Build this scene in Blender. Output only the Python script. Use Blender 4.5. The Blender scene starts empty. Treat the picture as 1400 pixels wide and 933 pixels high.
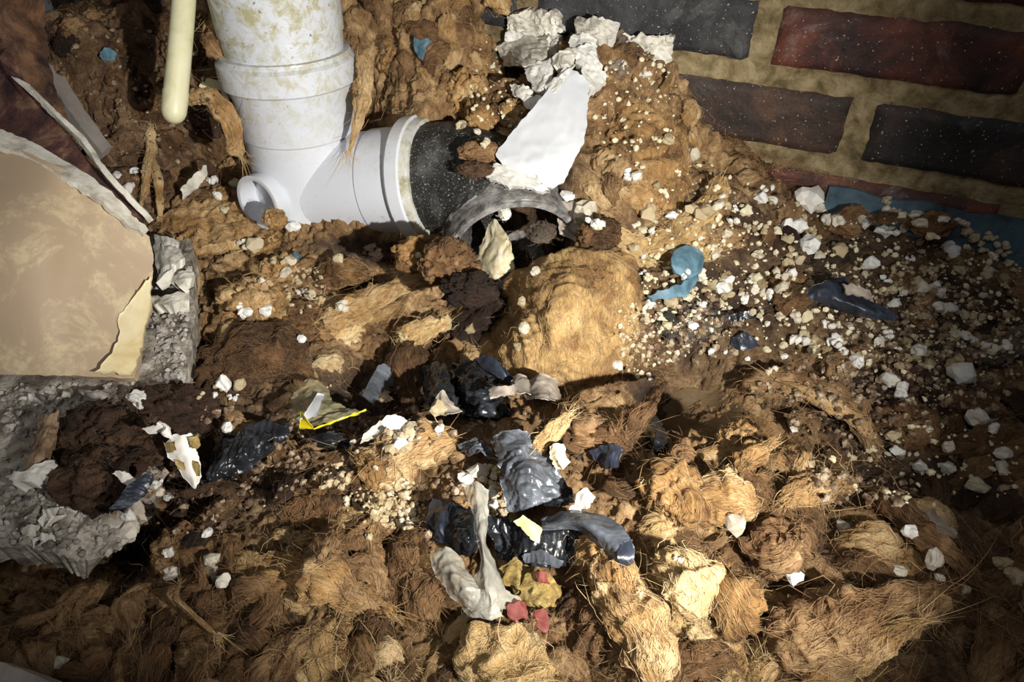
import bpy, math, random
import numpy as np
from mathutils import Vector, Matrix

# ------------------------------------------------------------------ camera, world, light
H = 0.46; PITCH = math.radians(40); F = 1000.0
scene = bpy.context.scene
COL = scene.collection
cam_d = bpy.data.cameras.new('camera'); cam = bpy.data.objects.new('camera', cam_d); COL.objects.link(cam)
cam.location = (0, 0, H); cam.rotation_euler = (math.radians(90) - PITCH, 0, 0)
cam_d.sensor_width = 36; cam_d.lens = 36 * F / 1400; cam_d.clip_start = .01; cam_d.clip_end = 20
scene.camera = cam
world = bpy.data.worlds.new('world'); scene.world = world; world.use_nodes = True
world.node_tree.nodes['Background'].inputs[0].default_value = (.75, .85, 1, 1)
world.node_tree.nodes['Background'].inputs[1].default_value = .055
def aim(o, p):
    o.rotation_euler = (Vector(p) - o.location).to_track_quat('-Z', 'Y').to_euler()
ld = bpy.data.lights.new('torch', 'SPOT'); lamp = bpy.data.objects.new('torch', ld); COL.objects.link(lamp)
ld.energy = 36; ld.color = (1, .96, .88); ld.spot_size = math.radians(72); ld.spot_blend = 1.0; ld.shadow_soft_size = .006
lamp.location = (.23, -.06, .40); aim(lamp, (-.06, .60, .10))
sd = bpy.data.lights.new('room_light', 'AREA'); sl = bpy.data.objects.new('room_light', sd); COL.objects.link(sl)
sd.energy = 2.6; sd.size = .5; sd.color = (1, .93, .84); sl.location = (-.35, -.35, 1.3); aim(sl, (0, .5, 0))
vs = scene.view_settings
vs.view_transform = 'Standard'; vs.look = 'None'; vs.gamma = 1; vs.exposure = 0.0; vs.use_curve_mapping = False

rng = np.random.default_rng(7); R = random.Random(11)

# ------------------------------------------------------------------ noise
def _h(ix, iy, iz, s):
    n = (ix * 374761393 + iy * 668265263 + iz * 2147483647 % 1000003 * 97 + iz * 1274126177 + s * 974634777) & 0xffffffff
    n = ((n ^ (n >> 13)) * 1274126177) & 0xffffffff
    return (n ^ (n >> 16)) & 0xffffffff
def pn(P, s=0):
    P = np.asarray(P, float); I = np.floor(P).astype(np.int64); f = P - I
    u = f * f * f * (f * (f * 6 - 15) + 10); out = 0
    for dx in (0, 1):
        for dy in (0, 1):
            for dz in (0, 1):
                hh = _h(I[..., 0] + dx, I[..., 1] + dy, I[..., 2] + dz, s)
                gx = ((hh & 1023) / 511.5 - 1); gy = (((hh >> 10) & 1023) / 511.5 - 1); gz = (((hh >> 20) & 1023) / 511.5 - 1)
                g = gx * (f[..., 0] - dx) + gy * (f[..., 1] - dy) + gz * (f[..., 2] - dz)
                w = (u[..., 0] if dx else 1 - u[..., 0]) * (u[..., 1] if dy else 1 - u[..., 1]) * (u[..., 2] if dz else 1 - u[..., 2])
                out = out + g * w
    return out
def fbm(P, o=3, s=0):
    a = 1; t = 0; P = np.asarray(P, float)
    for i in range(o):
        t = t + a * pn(P * 2 ** i, s + i * 17); a *= .5
    return t
def ridged(P, o=2, s=0):
    a = 1; t = 0; P = np.asarray(P, float)
    for i in range(o):
        t = t + a * (1 - np.abs(pn(P * 2 ** i, s + 31 * i)) * 2.6); a *= .5
    return t / 1.5
def warp(P, k, sc, s):
    P = np.asarray(P, float)
    return P + k * np.stack([pn(P * sc, s), pn(P * sc, s + 5), pn(P * sc, s + 9)], -1)

# ------------------------------------------------------------------ pixel ray -> world, ground height
def ray(px, py):
    v = (466.5 - py) / F
    return np.array([(px - 700) / F, math.cos(PITCH) + v * math.sin(PITCH), -math.sin(PITCH) + v * math.cos(PITCH)])
def az(px, py, z):
    r = ray(px, py); t = (z - H) / r[2]
    return np.array([r[0] * t, r[1] * t, z])
def ad(px, py, d):
    return np.array([0, 0, H]) + ray(px, py) * d
WA = math.radians(-23.5); WD = np.array([math.cos(WA), math.sin(WA)]); W0 = np.array([.245, .678]); WN = np.array([WD[1], -WD[0]])  # WN points at the room
def wall_gap(x, y): return (x - W0[0]) * WN[0] + (y - W0[1]) * WN[1]
def wp(px, py, off=0):
    r = ray(px, py); t = (W0 @ WN + off) / (r[0] * WN[0] + r[1] * WN[1])
    q = r * t; return (q[0] - W0[0]) * WD[0] + (q[1] - W0[1]) * WD[1], H + q[2]
def wxyz(s, z, off=0):
    return np.array([W0[0] + WD[0] * s + WN[0] * off, W0[1] + WD[1] * s + WN[1] * off, z])

CP = [(-250,1050,.03),(0,930,.05),(60,870,.045),(200,860,.05),(150,790,.0),(20,790,-.03),(-150,780,-.03),(190,770,-.01),(400,810,.055),(700,870,.055),(900,820,.07),(1100,860,.055),(1300,830,.05),(1550,930,.05),
 (250,700,.045),(330,650,.04),(420,660,.045),(550,660,.05),(680,620,.068),(760,650,.06),(560,610,.05),(850,560,.02),(950,560,-.025),(900,590,-.02),(1000,655,.072),(900,670,.068),(1170,660,.015),(1100,600,.02),(1300,700,.035),(1220,560,.055),(1370,560,.06),(1500,600,.06),
 (400,540,.035),(500,545,.0),(600,520,-.02),(690,520,-.015),(560,560,-.005),(480,520,.0),(760,430,.07),(700,500,.04),(600,450,.045),(450,460,.055),(330,440,.055),(520,400,.03),
 (470,345,-.02),(540,350,-.02),(380,390,.045),(700,330,-.02),(760,310,-.02),(650,350,.01),(640,400,.02),
 (900,390,.075),(1000,450,.055),(1100,400,.07),(1250,440,.06),(1370,410,.04),(1130,330,.072),(1270,350,.074),(1380,365,.076),(1500,420,.07),
 (850,240,.122),(950,260,.10),(660,210,.10),
 (260,260,.075),(320,260,.07),(230,330,.06),(300,330,.05),(200,110,.165),(150,60,.2),(280,60,.2),(200,0,.24),(100,0,.25),(300,0,.24),(250,420,.045),(255,500,.04),(300,540,.035),(130,200,.12),(130,500,.045),(100,620,.035),(60,560,.04),(160,640,.04),(60,690,.035),(-100,560,.03),(-200,300,.08)]
CPW = [(500,0,.05),(600,0,.05),(500,-80,.04),(600,-80,.04),(400,-40,.06),(300,-40,.06),(560,20,.06),(640,8,.03),(680,25,.02),(640,40,.05),(600,100,.09),(530,60,.09),(540,140,.11),(640,130,.08),(700,60,.03),(740,45,.02),(800,45,.02),(760,80,.05),(850,60,.02),(880,60,.02),(912,85,.015),(900,100,.03),
 (700,100,.07),(780,130,.07),(850,110,.05),(700,150,.09),(920,110,.01),(950,165,.01),(1010,225,.01),(1080,262,.01),(1150,300,.01),(1280,322,.01),(1400,336,.01),(1500,350,.01)]
def aw(px, py, g):
    r = ray(px, py); t = (W0 @ WN + g) / (r[0] * WN[0] + r[1] * WN[1]); return np.array([r[0] * t, r[1] * t, H + r[2] * t])
CPX = np.array([az(*c) for c in CP] + [aw(*c) for c in CPW])
GX0, GX1, GY0, GY1 = -.95, .95, .0, 1.25; GN = 260
gxs = np.linspace(GX0, GX1, GN); gys = np.linspace(GY0, GY1, GN)
XX, YY = np.meshgrid(gxs, gys, indexing='ij')
d2 = (XX[..., None] - CPX[:, 0]) ** 2 + (YY[..., None] - CPX[:, 1]) ** 2
w = 1 / (d2 + .0004) ** 2
ZZ = (w * CPX[:, 2]).sum(-1) / w.sum(-1)
for _ in range(3):
    ZZ[1:-1, 1:-1] = (ZZ[1:-1, 1:-1] * 2 + ZZ[:-2, 1:-1] + ZZ[2:, 1:-1] + ZZ[1:-1, :-2] + ZZ[1:-1, 2:]) / 6
def gz(x, y):
    a = np.clip((np.asarray(x) - GX0) / (GX1 - GX0) * (GN - 1), 0, GN - 1.001); b = np.clip((np.asarray(y) - GY0) / (GY1 - GY0) * (GN - 1), 0, GN - 1.001)
    i = a.astype(int); j = b.astype(int); a = a - i; b = b - j
    return (ZZ[i, j] * (1 - a) + ZZ[i + 1, j] * a) * (1 - b) + (ZZ[i, j + 1] * (1 - a) + ZZ[i + 1, j + 1] * a) * b
_ts = np.linspace(.25, 1.3, 700)
def at(px, py, h=0.):
    r = ray(px, py); q = r[None] * _ts[:, None]; below = (H + q[:, 2]) < gz(q[:, 0], q[:, 1]) + h
    below = below | ((q[:, 0] - W0[0]) * WN[0] + (q[:, 1] - W0[1]) * WN[1] < .014)
    k = int(np.argmax(below)) if below.any() else len(_ts) - 1
    return np.array([0, 0, H]) + q[k]
def gnormal(x, y):
    e = .012; return Vector((-(gz(x + e, y) - gz(x - e, y)) / (2 * e), -(gz(x, y + e) - gz(x, y - e)) / (2 * e), 1)).normalized()

# ------------------------------------------------------------------ mesh building
def mk(name, V, Fq=None, mat=None, parent=None, smooth=True, uv=None, tri=None):
    """one mesh object from vertex array, quad array and tri array"""
    V = np.asarray(V, np.float32).reshape(-1, 3)
    me = bpy.data.meshes.new(name)
    Fq = np.zeros((0, 4), int) if Fq is None else np.asarray(Fq, int).reshape(-1, 4)
    tri = np.zeros((0, 3), int) if tri is None else np.asarray(tri, int).reshape(-1, 3)
    me.vertices.add(len(V)); me.vertices.foreach_set('co', V.ravel())
    loops = np.concatenate([Fq.ravel(), tri.ravel()]).astype(np.int32)
    me.loops.add(len(loops)); me.loops.foreach_set('vertex_index', loops)
    nf = len(Fq) + len(tri); me.polygons.add(nf)
    st = np.concatenate([np.arange(len(Fq)) * 4, len(Fq) * 4 + np.arange(len(tri)) * 3]).astype(np.int32)
    me.polygons.foreach_set('loop_start', st)
    me.polygons.foreach_set('use_smooth', np.full(nf, smooth))
    if uv is not None:
        l = me.uv_layers.new(name='UVMap'); l.data.foreach_set('uv', np.asarray(uv, np.float32)[loops].ravel())
    me.update(calc_edges=True); me.validate()
    if mat: me.materials.append(mat)
    o = bpy.data.objects.new(name, me); COL.objects.link(o)
    if parent: o.parent = parent
    return o
def tag(o, label=None, cat=None, group=None, kind=None):
    if label: o['label'] = label
    if cat: o['category'] = cat
    if group: o['group'] = group
    if kind: o['kind'] = kind
    return o
def empty(name, loc=(0, 0, 0)):
    o = bpy.data.objects.new(name, None); o.location = loc; COL.objects.link(o); o.empty_display_size = .02; return o
def recenter(o, base=True):
    """put the object's origin at the foot of its own mesh"""
    me = o.data; n = len(me.vertices); a = np.empty(n * 3, np.float32); me.vertices.foreach_get('co', a); a = a.reshape(-1, 3)
    c = (a.min(0) + a.max(0)) / 2
    if base: c[2] = a[:, 2].min()
    a -= c; me.vertices.foreach_set('co', a.ravel()); me.update(); o.location = [float(v) for v in c]
    return o
def gridquads(M, N, wrap=False, off=0):
    i = np.arange(M - 1)[:, None]; j = np.arange(N if wrap else N - 1)[None]; j2 = (j + 1) % N
    return np.stack([i * N + j, i * N + j2, (i + 1) * N + j2, (i + 1) * N + j], -1).reshape(-1, 4) + off
def join(parts):
    """parts: list of (V, quads, uv) -> arrays"""
    V = []; Q = []; U = []; n = 0
    for v, q, u in parts:
        V.append(np.reshape(v, (-1, 3))); Q.append(np.asarray(q) + n); U.append(np.reshape(u, (-1, 2))); n += len(V[-1])
    return np.concatenate(V), np.concatenate(Q), np.concatenate(U)
def cr(P, n):
    """Catmull-Rom resample of P[k,...] along axis 0"""
    P = np.asarray(P, float); k = len(P)
    if k == 2: 
        t = np.linspace(0, 1, n).reshape((-1,) + (1,) * (P.ndim - 1)); return P[0] * (1 - t) + P[1] * t
    Q = np.concatenate([[2 * P[0] - P[1]], P, [2 * P[-1] - P[-2]]]); t = np.linspace(0, k - 1 - 1e-6, n); i = t.astype(int); f = (t - i).reshape((-1,) + (1,) * (P.ndim - 1))
    a, b, c, d = Q[i], Q[i + 1], Q[i + 2], Q[i + 3]
    return .5 * (2 * b + (c - a) * f + (2 * a - 5 * b + 4 * c - d) * f ** 2 + (3 * b - a - 3 * c + d) * f ** 3)
def gnorm(G, wrap):
    du = np.gradient(G, axis=0)
    dv = (np.roll(G, -1, 1) - np.roll(G, 1, 1)) if wrap else np.gradient(G, axis=1)
    n = np.cross(du, dv); return n / (np.linalg.norm(n, axis=-1, keepdims=True) + 1e-12)
def crinkle(G, wrap, amp, scale, seed):
    return G + gnorm(G, wrap) * (amp * (ridged(warp(G * scale + seed, 1.1, .9, seed), 2, seed) - .5) + amp * .45 * (ridged(G * scale * 2.7 + seed, 1, seed + 3) - .5))[..., None]
def fringe(St, Dr, L, fw, r, segs=5, droop=.3):
    k = len(St); ln = L * (.3 + r.random(k)); dd = Dr + r.normal(0, .4, (k, 3)); bend = r.normal(0, .5, (k, 3)); Pp = []
    tt = np.linspace(0, 1, segs + 1)
    for q_ in tt: Pp.append(St + dd * (ln * q_)[:, None] + bend * (ln * q_ ** 2)[:, None] + np.array([0, 0, -1]) * (ln * q_ ** 2 * droop)[:, None])
    P = np.stack(Pp, 1); side = np.cross(dd, r.normal(0, 1, (k, 3))); side /= np.linalg.norm(side, axis=-1, keepdims=True)
    w_ = fw * (1.15 - tt)[None, :, None]; V = np.stack([P - side[:, None] * w_ / 2, P + side[:, None] * w_ / 2], 2).reshape(-1, 3)
    b = (np.arange(k) * 2 * (segs + 1))[:, None]; kk = np.arange(segs)[None] * 2
    return V, np.stack([b + kk, b + kk + 1, b + kk + 3, b + kk + 2], -1).reshape(-1, 4), np.stack([np.repeat(r.random(k), 2 * (segs + 1)), np.full(len(V), -.9)], -1)
def fuzz(G, wrap, n, length, width, r, lift=.0008, dirv=.25, segs=7, fly=.12, s=0, curl=0., flip=1):
    n = int(n * 2.4); width = width * .55; lift = lift * .7; dirv = dirv * 1.5
    """fibres that run over the grid surface G[M,N,3]"""
    M, N, _ = G.shape; Nn = gnorm(G, wrap) * flip
    du = np.linalg.norm(np.diff(G, axis=0), axis=-1).mean() * (M - 1) + 1e-9; dv = np.linalg.norm(np.diff(G, axis=1), axis=-1).mean() * (N if wrap else N - 1) + 1e-9
    u = r.random(n); v = r.random(n); L = length * (.45 + r.random(n))
    a0 = r.normal(0, dirv, n) + (r.random(n) < .5) * math.pi
    paths = []; isfly = r.random(n) < fly
    uu, vv = u.copy(), v.copy(); ph = r.random(n) * 100
    for k in range(segs + 1):
        t = k / segs
        x = np.clip(uu, 0, 1) * (M - 1.001); y = (vv % 1) * N if wrap else np.clip(vv, 0, 1) * (N - 1.001)
        i = x.astype(int); j = y.astype(int) % N; fx = (x - i)[:, None]; fy = (y - np.floor(y))[:, None]; j2 = (j + 1) % N; i2 = np.minimum(i + 1, M - 1)
        p = (G[i, j] * (1 - fx) + G[i2, j] * fx) * (1 - fy) + (G[i, j2] * (1 - fx) + G[i2, j2] * fx) * fy
        nn = Nn[i, j]
        h = lift * (.4 + 1.4 * math.sin(math.pi * t)) * (.4 + 1.2 * r.random(n) * 0 + np.sin(ph) * .4 + .4) + np.where(isfly, length * .55 * t ** 1.6, 0)
        paths.append(p + nn * h[:, None])
        a = a0 + 1.5 * np.sin(ph + uu * 5 + t * 1.2) * dirv * 1.3 + curl * t * np.sin(ph * 3) * 3
        uu = uu + np.cos(a) * L / segs / du; vv = vv + np.sin(a) * L / segs / dv
    P = np.stack(paths, 1)
    T = np.gradient(P, axis=1); T /= np.linalg.norm(T, axis=-1, keepdims=True) + 1e-9
    side = np.cross(T, r.normal(0, 1, (n, 1, 3))); side /= np.linalg.norm(side, axis=-1, keepdims=True) + 1e-9
    tt = np.linspace(0, 1, segs + 1)[None, :, None]
    w_ = width * (.35 + r.random((n, 1, 1))) * np.sin(np.pi * (.12 + .84 * tt)) 
    A = P - side * w_ / 2; B = P + side * w_ / 2
    V = np.stack([A, B], 2).reshape(-1, 3); base = (np.arange(n) * (segs + 1) * 2)[:, None]; k = np.arange(segs)[None] * 2
    Q = np.stack([base + k, base + k + 1, base + k + 3, base + k + 2], -1).reshape(-1, 4)
    U = np.stack([np.repeat(r.random(n), (segs + 1) * 2), np.tile(np.repeat(np.linspace(-1, -.8, segs + 1), 2), n)], -1)
    return V, Q, U
def guv(M, N, su=1., sv=1.):
    a, b = np.meshgrid(np.linspace(0, su, M), np.linspace(0, sv, N), indexing='ij'); return np.stack([a, b], -1).reshape(-1, 2)
def frames(S):
    T = np.gradient(S, axis=0); T /= np.linalg.norm(T, axis=-1, keepdims=True) + 1e-9
    up = np.array([0, 0, 1.]) if abs(T[0, 2]) < .9 else np.array([0, 1., 0]); A = []; a = np.cross(T[0], up); a /= np.linalg.norm(a)
    for k in range(len(S)):
        a = a - T[k] * (a @ T[k]); a /= np.linalg.norm(a) + 1e-9; A.append(a)
    A = np.array(A); return T, A, np.cross(T, A)
def lock_geo(spine, rad, seed, flat=.7, nf=170, M=56, N=30, ridge=.6, twist=1., fw=.0006, flen=None, fly=.1):
    """a lock of wool: ridged tapering bundle along a spine, fibres over it"""
    r = np.random.default_rng(seed); S = cr(spine, M); rr = cr(np.asarray(rad, float), M).clip(.0006)
    L = np.linalg.norm(np.diff(S, axis=0), axis=1).sum()
    S = S + L * .03 * np.stack([pn(np.stack([np.linspace(0, 4, M), np.full(M, i * 3.3), np.full(M, seed * 1.7)], -1), seed) for i in range(3)], -1)
    T, A, B = frames(S); th = np.linspace(0, 2 * np.pi, N, endpoint=False)[None]; t = np.linspace(0, 1, M)[:, None]
    tw = th + t * twist * r.normal(0, 1.2)
    q = np.stack([np.cos(tw) * 2.1, np.sin(tw) * 2.1, t * L / .035 + np.zeros_like(th)], -1) + seed * 7.3
    rad_ = rr[:, None] * (1 + ridge * (ridged(q, 2, seed) - .55) + .35 * pn(q * .6, seed + 3))
    rad_ = rad_ * (1 + .55 * pn(np.stack([t * L / .012, t * 0, t * 0], -1) + seed * 2.3, seed + 8))
    end = np.minimum(1, np.minimum(t * 9 + .25, (1 - t) * 8 + .15)) ** .6
    rad_ = rad_ * end
    G = S[:, None] + A[:, None] * (np.cos(th) * rad_)[..., None] + B[:, None] * (np.sin(th) * rad_ * flat)[..., None]
    G = crinkle(G, True, float(rr.mean()) * .42, 1 / (float(rr.mean()) * .95), seed)
    parts = [(G, gridquads(M, N, True), guv(M, N, L / .04, 1))]
    parts.append(fuzz(G, True, nf, flen or L * .45, fw, r, lift=float(rr.mean()) * .08, dirv=.14, fly=fly * .4, flip=fl(G)))
    for e in (0, -1):
        d = T[e] * (1 if e else -1); St = S[e] - d * rr[e] + r.normal(0, 1, (46, 3)) * max(rr[e], .002) * .55; parts.append(fringe(St, np.tile(d, (46, 1)), L * .16, fw * .6, r))
    return join(parts)
def fl(G):
    c = G.mean((0, 1)); n = gnorm(G, True); return 1 if ((G - c) * n).sum(-1).mean() > 0 else -1
def puff_geo(rx, ry, rz, seed, nf=260, M=44, N=56, amp=.6, fw=.0006):
    """a rounded clump of matted wool with swirling folds"""
    r = np.random.default_rng(seed); ph = np.linspace(.04, np.pi - .04, M)[:, None]; th = np.linspace(0, 2 * np.pi, N, endpoint=False)[None]
    D = np.stack([np.sin(ph) * np.cos(th), np.sin(ph) * np.sin(th), np.cos(ph) + 0 * th], -1)
    q = warp(D * 1.25 + seed * 3.1, 1.1, 1.1, seed); 
    rad_ = 1 + amp * (ridged(q * 1.3, 2, seed) - .5) + .3 * pn(q * .8, seed + 4)
    G = D * rad_[..., None] * np.array([rx, ry, rz])
    G = crinkle(G, True, rz * .32, 1 / (rz * .75), seed)
    parts = [(G, gridquads(M, N, True), guv(M, N, 2, 2)), fuzz(G, True, nf, (rx + ry) * .8, fw, r, lift=rz * .06, dirv=.45, fly=.03, curl=.5, flip=fl(G))]
    return join(parts)
def flap_geo(L, Wd, seed, M=44, N=30, th=.003, nf=260):
    """a torn, curled flap of felted wool with frayed rims"""
    r = np.random.default_rng(seed); u, v = np.meshgrid(np.linspace(-1, 1, M), np.linspace(-1, 1, N), indexing='ij')
    wv = Wd * (.55 + .45 * (1 - np.abs(u) ** 2.5)) * (1 + .5 * pn(np.stack([u * 2.2, u * 0, v * 0 + seed], -1), seed)); c = 1.1 + 1.2 * r.random(); Rr = wv / c
    ang = c * v + .7 * u * r.normal(); x = L * u + .3 * wv * v * r.normal(); y = Rr * np.sin(ang) + L * .35 * r.normal() * u ** 2; z = Rr * np.cos(ang) - L * (.25 + .3 * r.random()) * u ** 2
    G = np.stack([x, y, z], -1); q = np.stack([u * L, v * wv * 1.8, u * 0], -1) + seed
    n = gnorm(G, False); n *= np.sign(n[M // 2, N // 2, 2])
    G = G + n * (.007 * (ridged(warp(q * 55 * np.array([.6, 1, 1]), 1.2, .8, seed), 3, seed) - .5) + .002 * (ridged(warp(q * 230 * np.array([.5, 1, 1]), 1, .8, seed), 2, seed + 2) - .5))[..., None]
    rim = np.clip(1 - np.maximum(np.abs(u), np.abs(v)) ** 5, 0, 1) ** .5; edge = .004 * fbm(q * 150, 3, seed + 5); G[..., 0] += edge * np.abs(u) ** 4; G[..., 1] += edge * np.abs(v) ** 4
    top = G + n * (th * .5 * (.1 + .9 * rim))[..., None]; bot = G - n * (th * .5 * (.1 + .9 * rim))[..., None]
    K = M * N; qd = gridquads(M, N); idx = np.arange(K).reshape(M, N); loop = np.concatenate([idx[0, :-1], idx[:-1, -1], idx[-1, :0:-1], idx[:0:-1, 0]]); nx = np.roll(loop, -1)
    Vb = np.concatenate([top.reshape(-1, 3), bot.reshape(-1, 3)]); Qb = np.concatenate([qd, qd[:, ::-1] + K, np.stack([loop, nx, nx + K, loop + K], -1)]); uv = guv(M, N, 2, 1)
    fp = 1 if (gnorm(top, False) * n).sum() > 0 else -1
    rimp = G.reshape(-1, 3)[loop]; cen = G.mean((0, 1)); dr = rimp - cen; dr /= np.linalg.norm(dr, axis=1, keepdims=True); k = r.integers(0, len(loop), 260)
    return join([(Vb, Qb, np.concatenate([uv, uv])), fuzz(top, False, nf, L * .7, .0006, r, lift=.0008, dirv=.3, fly=.05, flip=fp), fringe(rimp[k] - dr[k] * .002, dr[k], .009, .0003, r)])
def patch_grid(net, M, N, mode='h'):
    f = {'h': at, 'z': az, 'd': ad}[mode]
    C = np.array([[f(*p) for p in row] for row in net]); G = cr(C, M); G = cr(G.transpose(1, 0, 2), N).transpose(1, 0, 2)
    return G
def sheet(name, net, mat, label=None, cat=None, mode='h', M=26, N=26, th=.0006, crumple=.004, sc=60, edge=.002, seed=0, smooth=True, parent=None, group=None, fold=0., lift=0., fine=0.):
    """a thin bent piece (film, card, plaster skin) with real thickness"""
    if mat.name.startswith('film'): M = max(M, 70); N = max(N, 70); edge *= .5
    G = patch_grid(net, M, N, mode); G[..., 2] += lift; n = gnorm(G, False); n *= np.sign((n * (np.array([0, 0, H]) - G)).sum(-1).mean())
    P = G + seed * .37
    cz = mat.name.startswith('film')
    AN = np.array([1.3, .45, .8]) if seed % 2 else np.array([.6, 1.2, .8])
    disp = (crumple * .8 * (ridged(warp(P * sc * .8, .5, .9, seed), 1, seed) - .5) + crumple * .5 * (ridged(warp(P * sc * 2.0 * AN, .4, .9, seed), 1, seed + 9) - .5) + crumple * .2 * (ridged(P * sc * 5 * AN, 1, seed + 11) - .5) if cz else crumple * (ridged(warp(P * sc, .8, .9, seed), 2, seed) - .5)) + crumple * .8 * pn(P * sc * .5, seed + 2) + fold * np.abs(pn(P * sc * .35, seed + 8))
    if fine: disp = disp + fine * fbm(P * sc * 5, 2, seed + 20)
    # ragged outline
    u, v = np.meshgrid(np.linspace(-1, 1, M), np.linspace(-1, 1, N), indexing='ij')
    du = np.gradient(G, axis=0); dv = np.gradient(G, axis=1); du /= np.linalg.norm(du, axis=-1, keepdims=True) + 1e-9; dv /= np.linalg.norm(dv, axis=-1, keepdims=True) + 1e-9
    e1 = np.abs(u) ** 6 * np.sign(u) * edge * (fbm(P * 170, 3, seed + 4) * 1.6); e2 = np.abs(v) ** 6 * np.sign(v) * edge * (fbm(P * 170, 3, seed + 6) * 1.6)
    G = G + n * disp[..., None] + du * e1[..., None] + dv * e2[..., None]
    K = M * N; top = G; bot = G - n * th; q = gridquads(M, N); qb = q[:, ::-1] + K
    idx = np.arange(K).reshape(M, N); loop = np.concatenate([idx[0, :-1], idx[:-1, -1], idx[-1, :0:-1], idx[:0:-1, 0]])
    nx = np.roll(loop, -1); side = np.stack([loop, nx, nx + K, loop + K], -1)
    uv = guv(M, N)
    o = mk(name, np.concatenate([top.reshape(-1, 3), bot.reshape(-1, 3)]), np.concatenate([q, qb, side]), mat, parent, smooth, np.concatenate([uv, uv]))
    if smooth and th > .001:
        m = o.modifiers.new('split', 'EDGE_SPLIT'); m.split_angle = math.radians(55)
    if not parent: recenter(o)
    return tag(o, label, cat, group)
def lathe(name, org, axis, prof, mat, parent, N=48, seed=0, rough=0., cap=True):
    axis = Vector(axis).normalized(); q = axis.to_track_quat('Z', 'Y').to_matrix(); th = np.linspace(0, 2 * np.pi, N, endpoint=False)
    V = []
    for t, r in prof: V.append(np.stack([np.cos(th) * r, np.sin(th) * r, np.full(N, t)], -1))
    V = np.array(V)
    V = V @ np.array(q).T + np.array(org)
    if rough: V = V + gnorm(V, True) * (rough * fbm(V * 90, 3, seed))[..., None]
    Q = gridquads(len(prof), N, True)
    a, b = np.meshgrid([p[0] * 8 for p in prof], np.linspace(0, 1, N), indexing='ij')
    o = mk(name, V, Q, mat, parent, True, np.stack([a, b], -1).reshape(-1, 2))
    m = o.modifiers.new('split', 'EDGE_SPLIT'); m.split_angle = math.radians(35)
    return o
def tube(name, path, rads, mat, parent=None, M=30, N=32, rough=0., seed=0, wall=0.):
    S = cr(path, M); rr = cr(np.asarray(rads, float), M); T, A, B = frames(S); th = np.linspace(0, 2 * np.pi, N, endpoint=False)[None]
    G = S[:, None] + (A[:, None] * np.cos(th)[..., None] + B[:, None] * np.sin(th)[..., None]) * rr[:, None, None]
    if rough: G = G + gnorm(G, True) * (rough * fbm(G * 110, 3, seed))[..., None]
    if wall:
        inner = S[:, None] + (A[:, None] * np.cos(th)[..., None] + B[:, None] * np.sin(th)[..., None]) * (rr[:, None, None] - wall)
        G = np.concatenate([G, inner[::-1]]); M = 2 * M
    o = mk(name, G, gridquads(M, N, True), mat, parent, True, guv(M, N, 1, 1))
    m = o.modifiers.new('split', 'EDGE_SPLIT'); m.split_angle = math.radians(60)
    return o

# ------------------------------------------------------------------ materials
def mat_new(name):
    m = bpy.data.materials.new(name); m.use_nodes = True; nt = m.node_tree; return m, nt, nt.nodes['Principled BSDF']
def nd(nt, typ, **k):
    n = nt.nodes.new(typ)
    for a, b in k.items(): setattr(n, a, b)
    return n
def ramp(nt, fac, stops):
    r = nd(nt, 'ShaderNodeValToRGB'); e = r.color_ramp.elements
    while len(e) < len(stops): e.new(.5)
    for x, (p, c) in zip(e, stops): x.position = p; x.color = (*c, 1) if len(c) == 3 else c
    nt.links.new(fac, r.inputs[0]); return r.outputs[0]
def noise(nt, vec, scale, detail=4, rough=.6, dist=0.):
    n = nd(nt, 'ShaderNodeTexNoise'); n.inputs['Scale'].default_value = scale; n.inputs['Detail'].default_value = detail; n.inputs['Roughness'].default_value = rough; n.inputs['Distortion'].default_value = dist
    nt.links.new(vec, n.inputs['Vector']); return n.outputs['Fac']
def mixc(nt, f, a, b, bl='MIX'):
    m = nd(nt, 'ShaderNodeMix', data_type='RGBA', blend_type=bl)
    for i, v in ((0, f), (6, a), (7, b)):
        if isinstance(v, (int, float)): m.inputs[i].default_value = v
        elif isinstance(v, tuple): m.inputs[i].default_value = (*v, 1)
        else: nt.links.new(v, m.inputs[i])
    return m.outputs[2]
def maths(nt, op, a, b=0.):
    m = nd(nt, 'ShaderNodeMath', operation=op)
    for i, v in enumerate((a, b)):
        if isinstance(v, (int, float)): m.inputs[i].default_value = v
        else: nt.links.new(v, m.inputs[i])
    return m.outputs[0]
def coords(nt, kind='Object', scale=(1, 1, 1)):
    t = nd(nt, 'ShaderNodeTexCoord'); mp = nd(nt, 'ShaderNodeMapping'); nt.links.new(t.outputs[kind], mp.inputs[0]); mp.inputs['Scale'].default_value = scale
    return mp.outputs[0], mp
def bump(nt, b, h, strength, dist=.001):
    n = nd(nt, 'ShaderNodeBump'); n.inputs['Strength'].default_value = strength; n.inputs['Distance'].default_value = dist
    nt.links.new(h, n.inputs['Height']); nt.links.new(n.outputs[0], b.inputs['Normal'])
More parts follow.
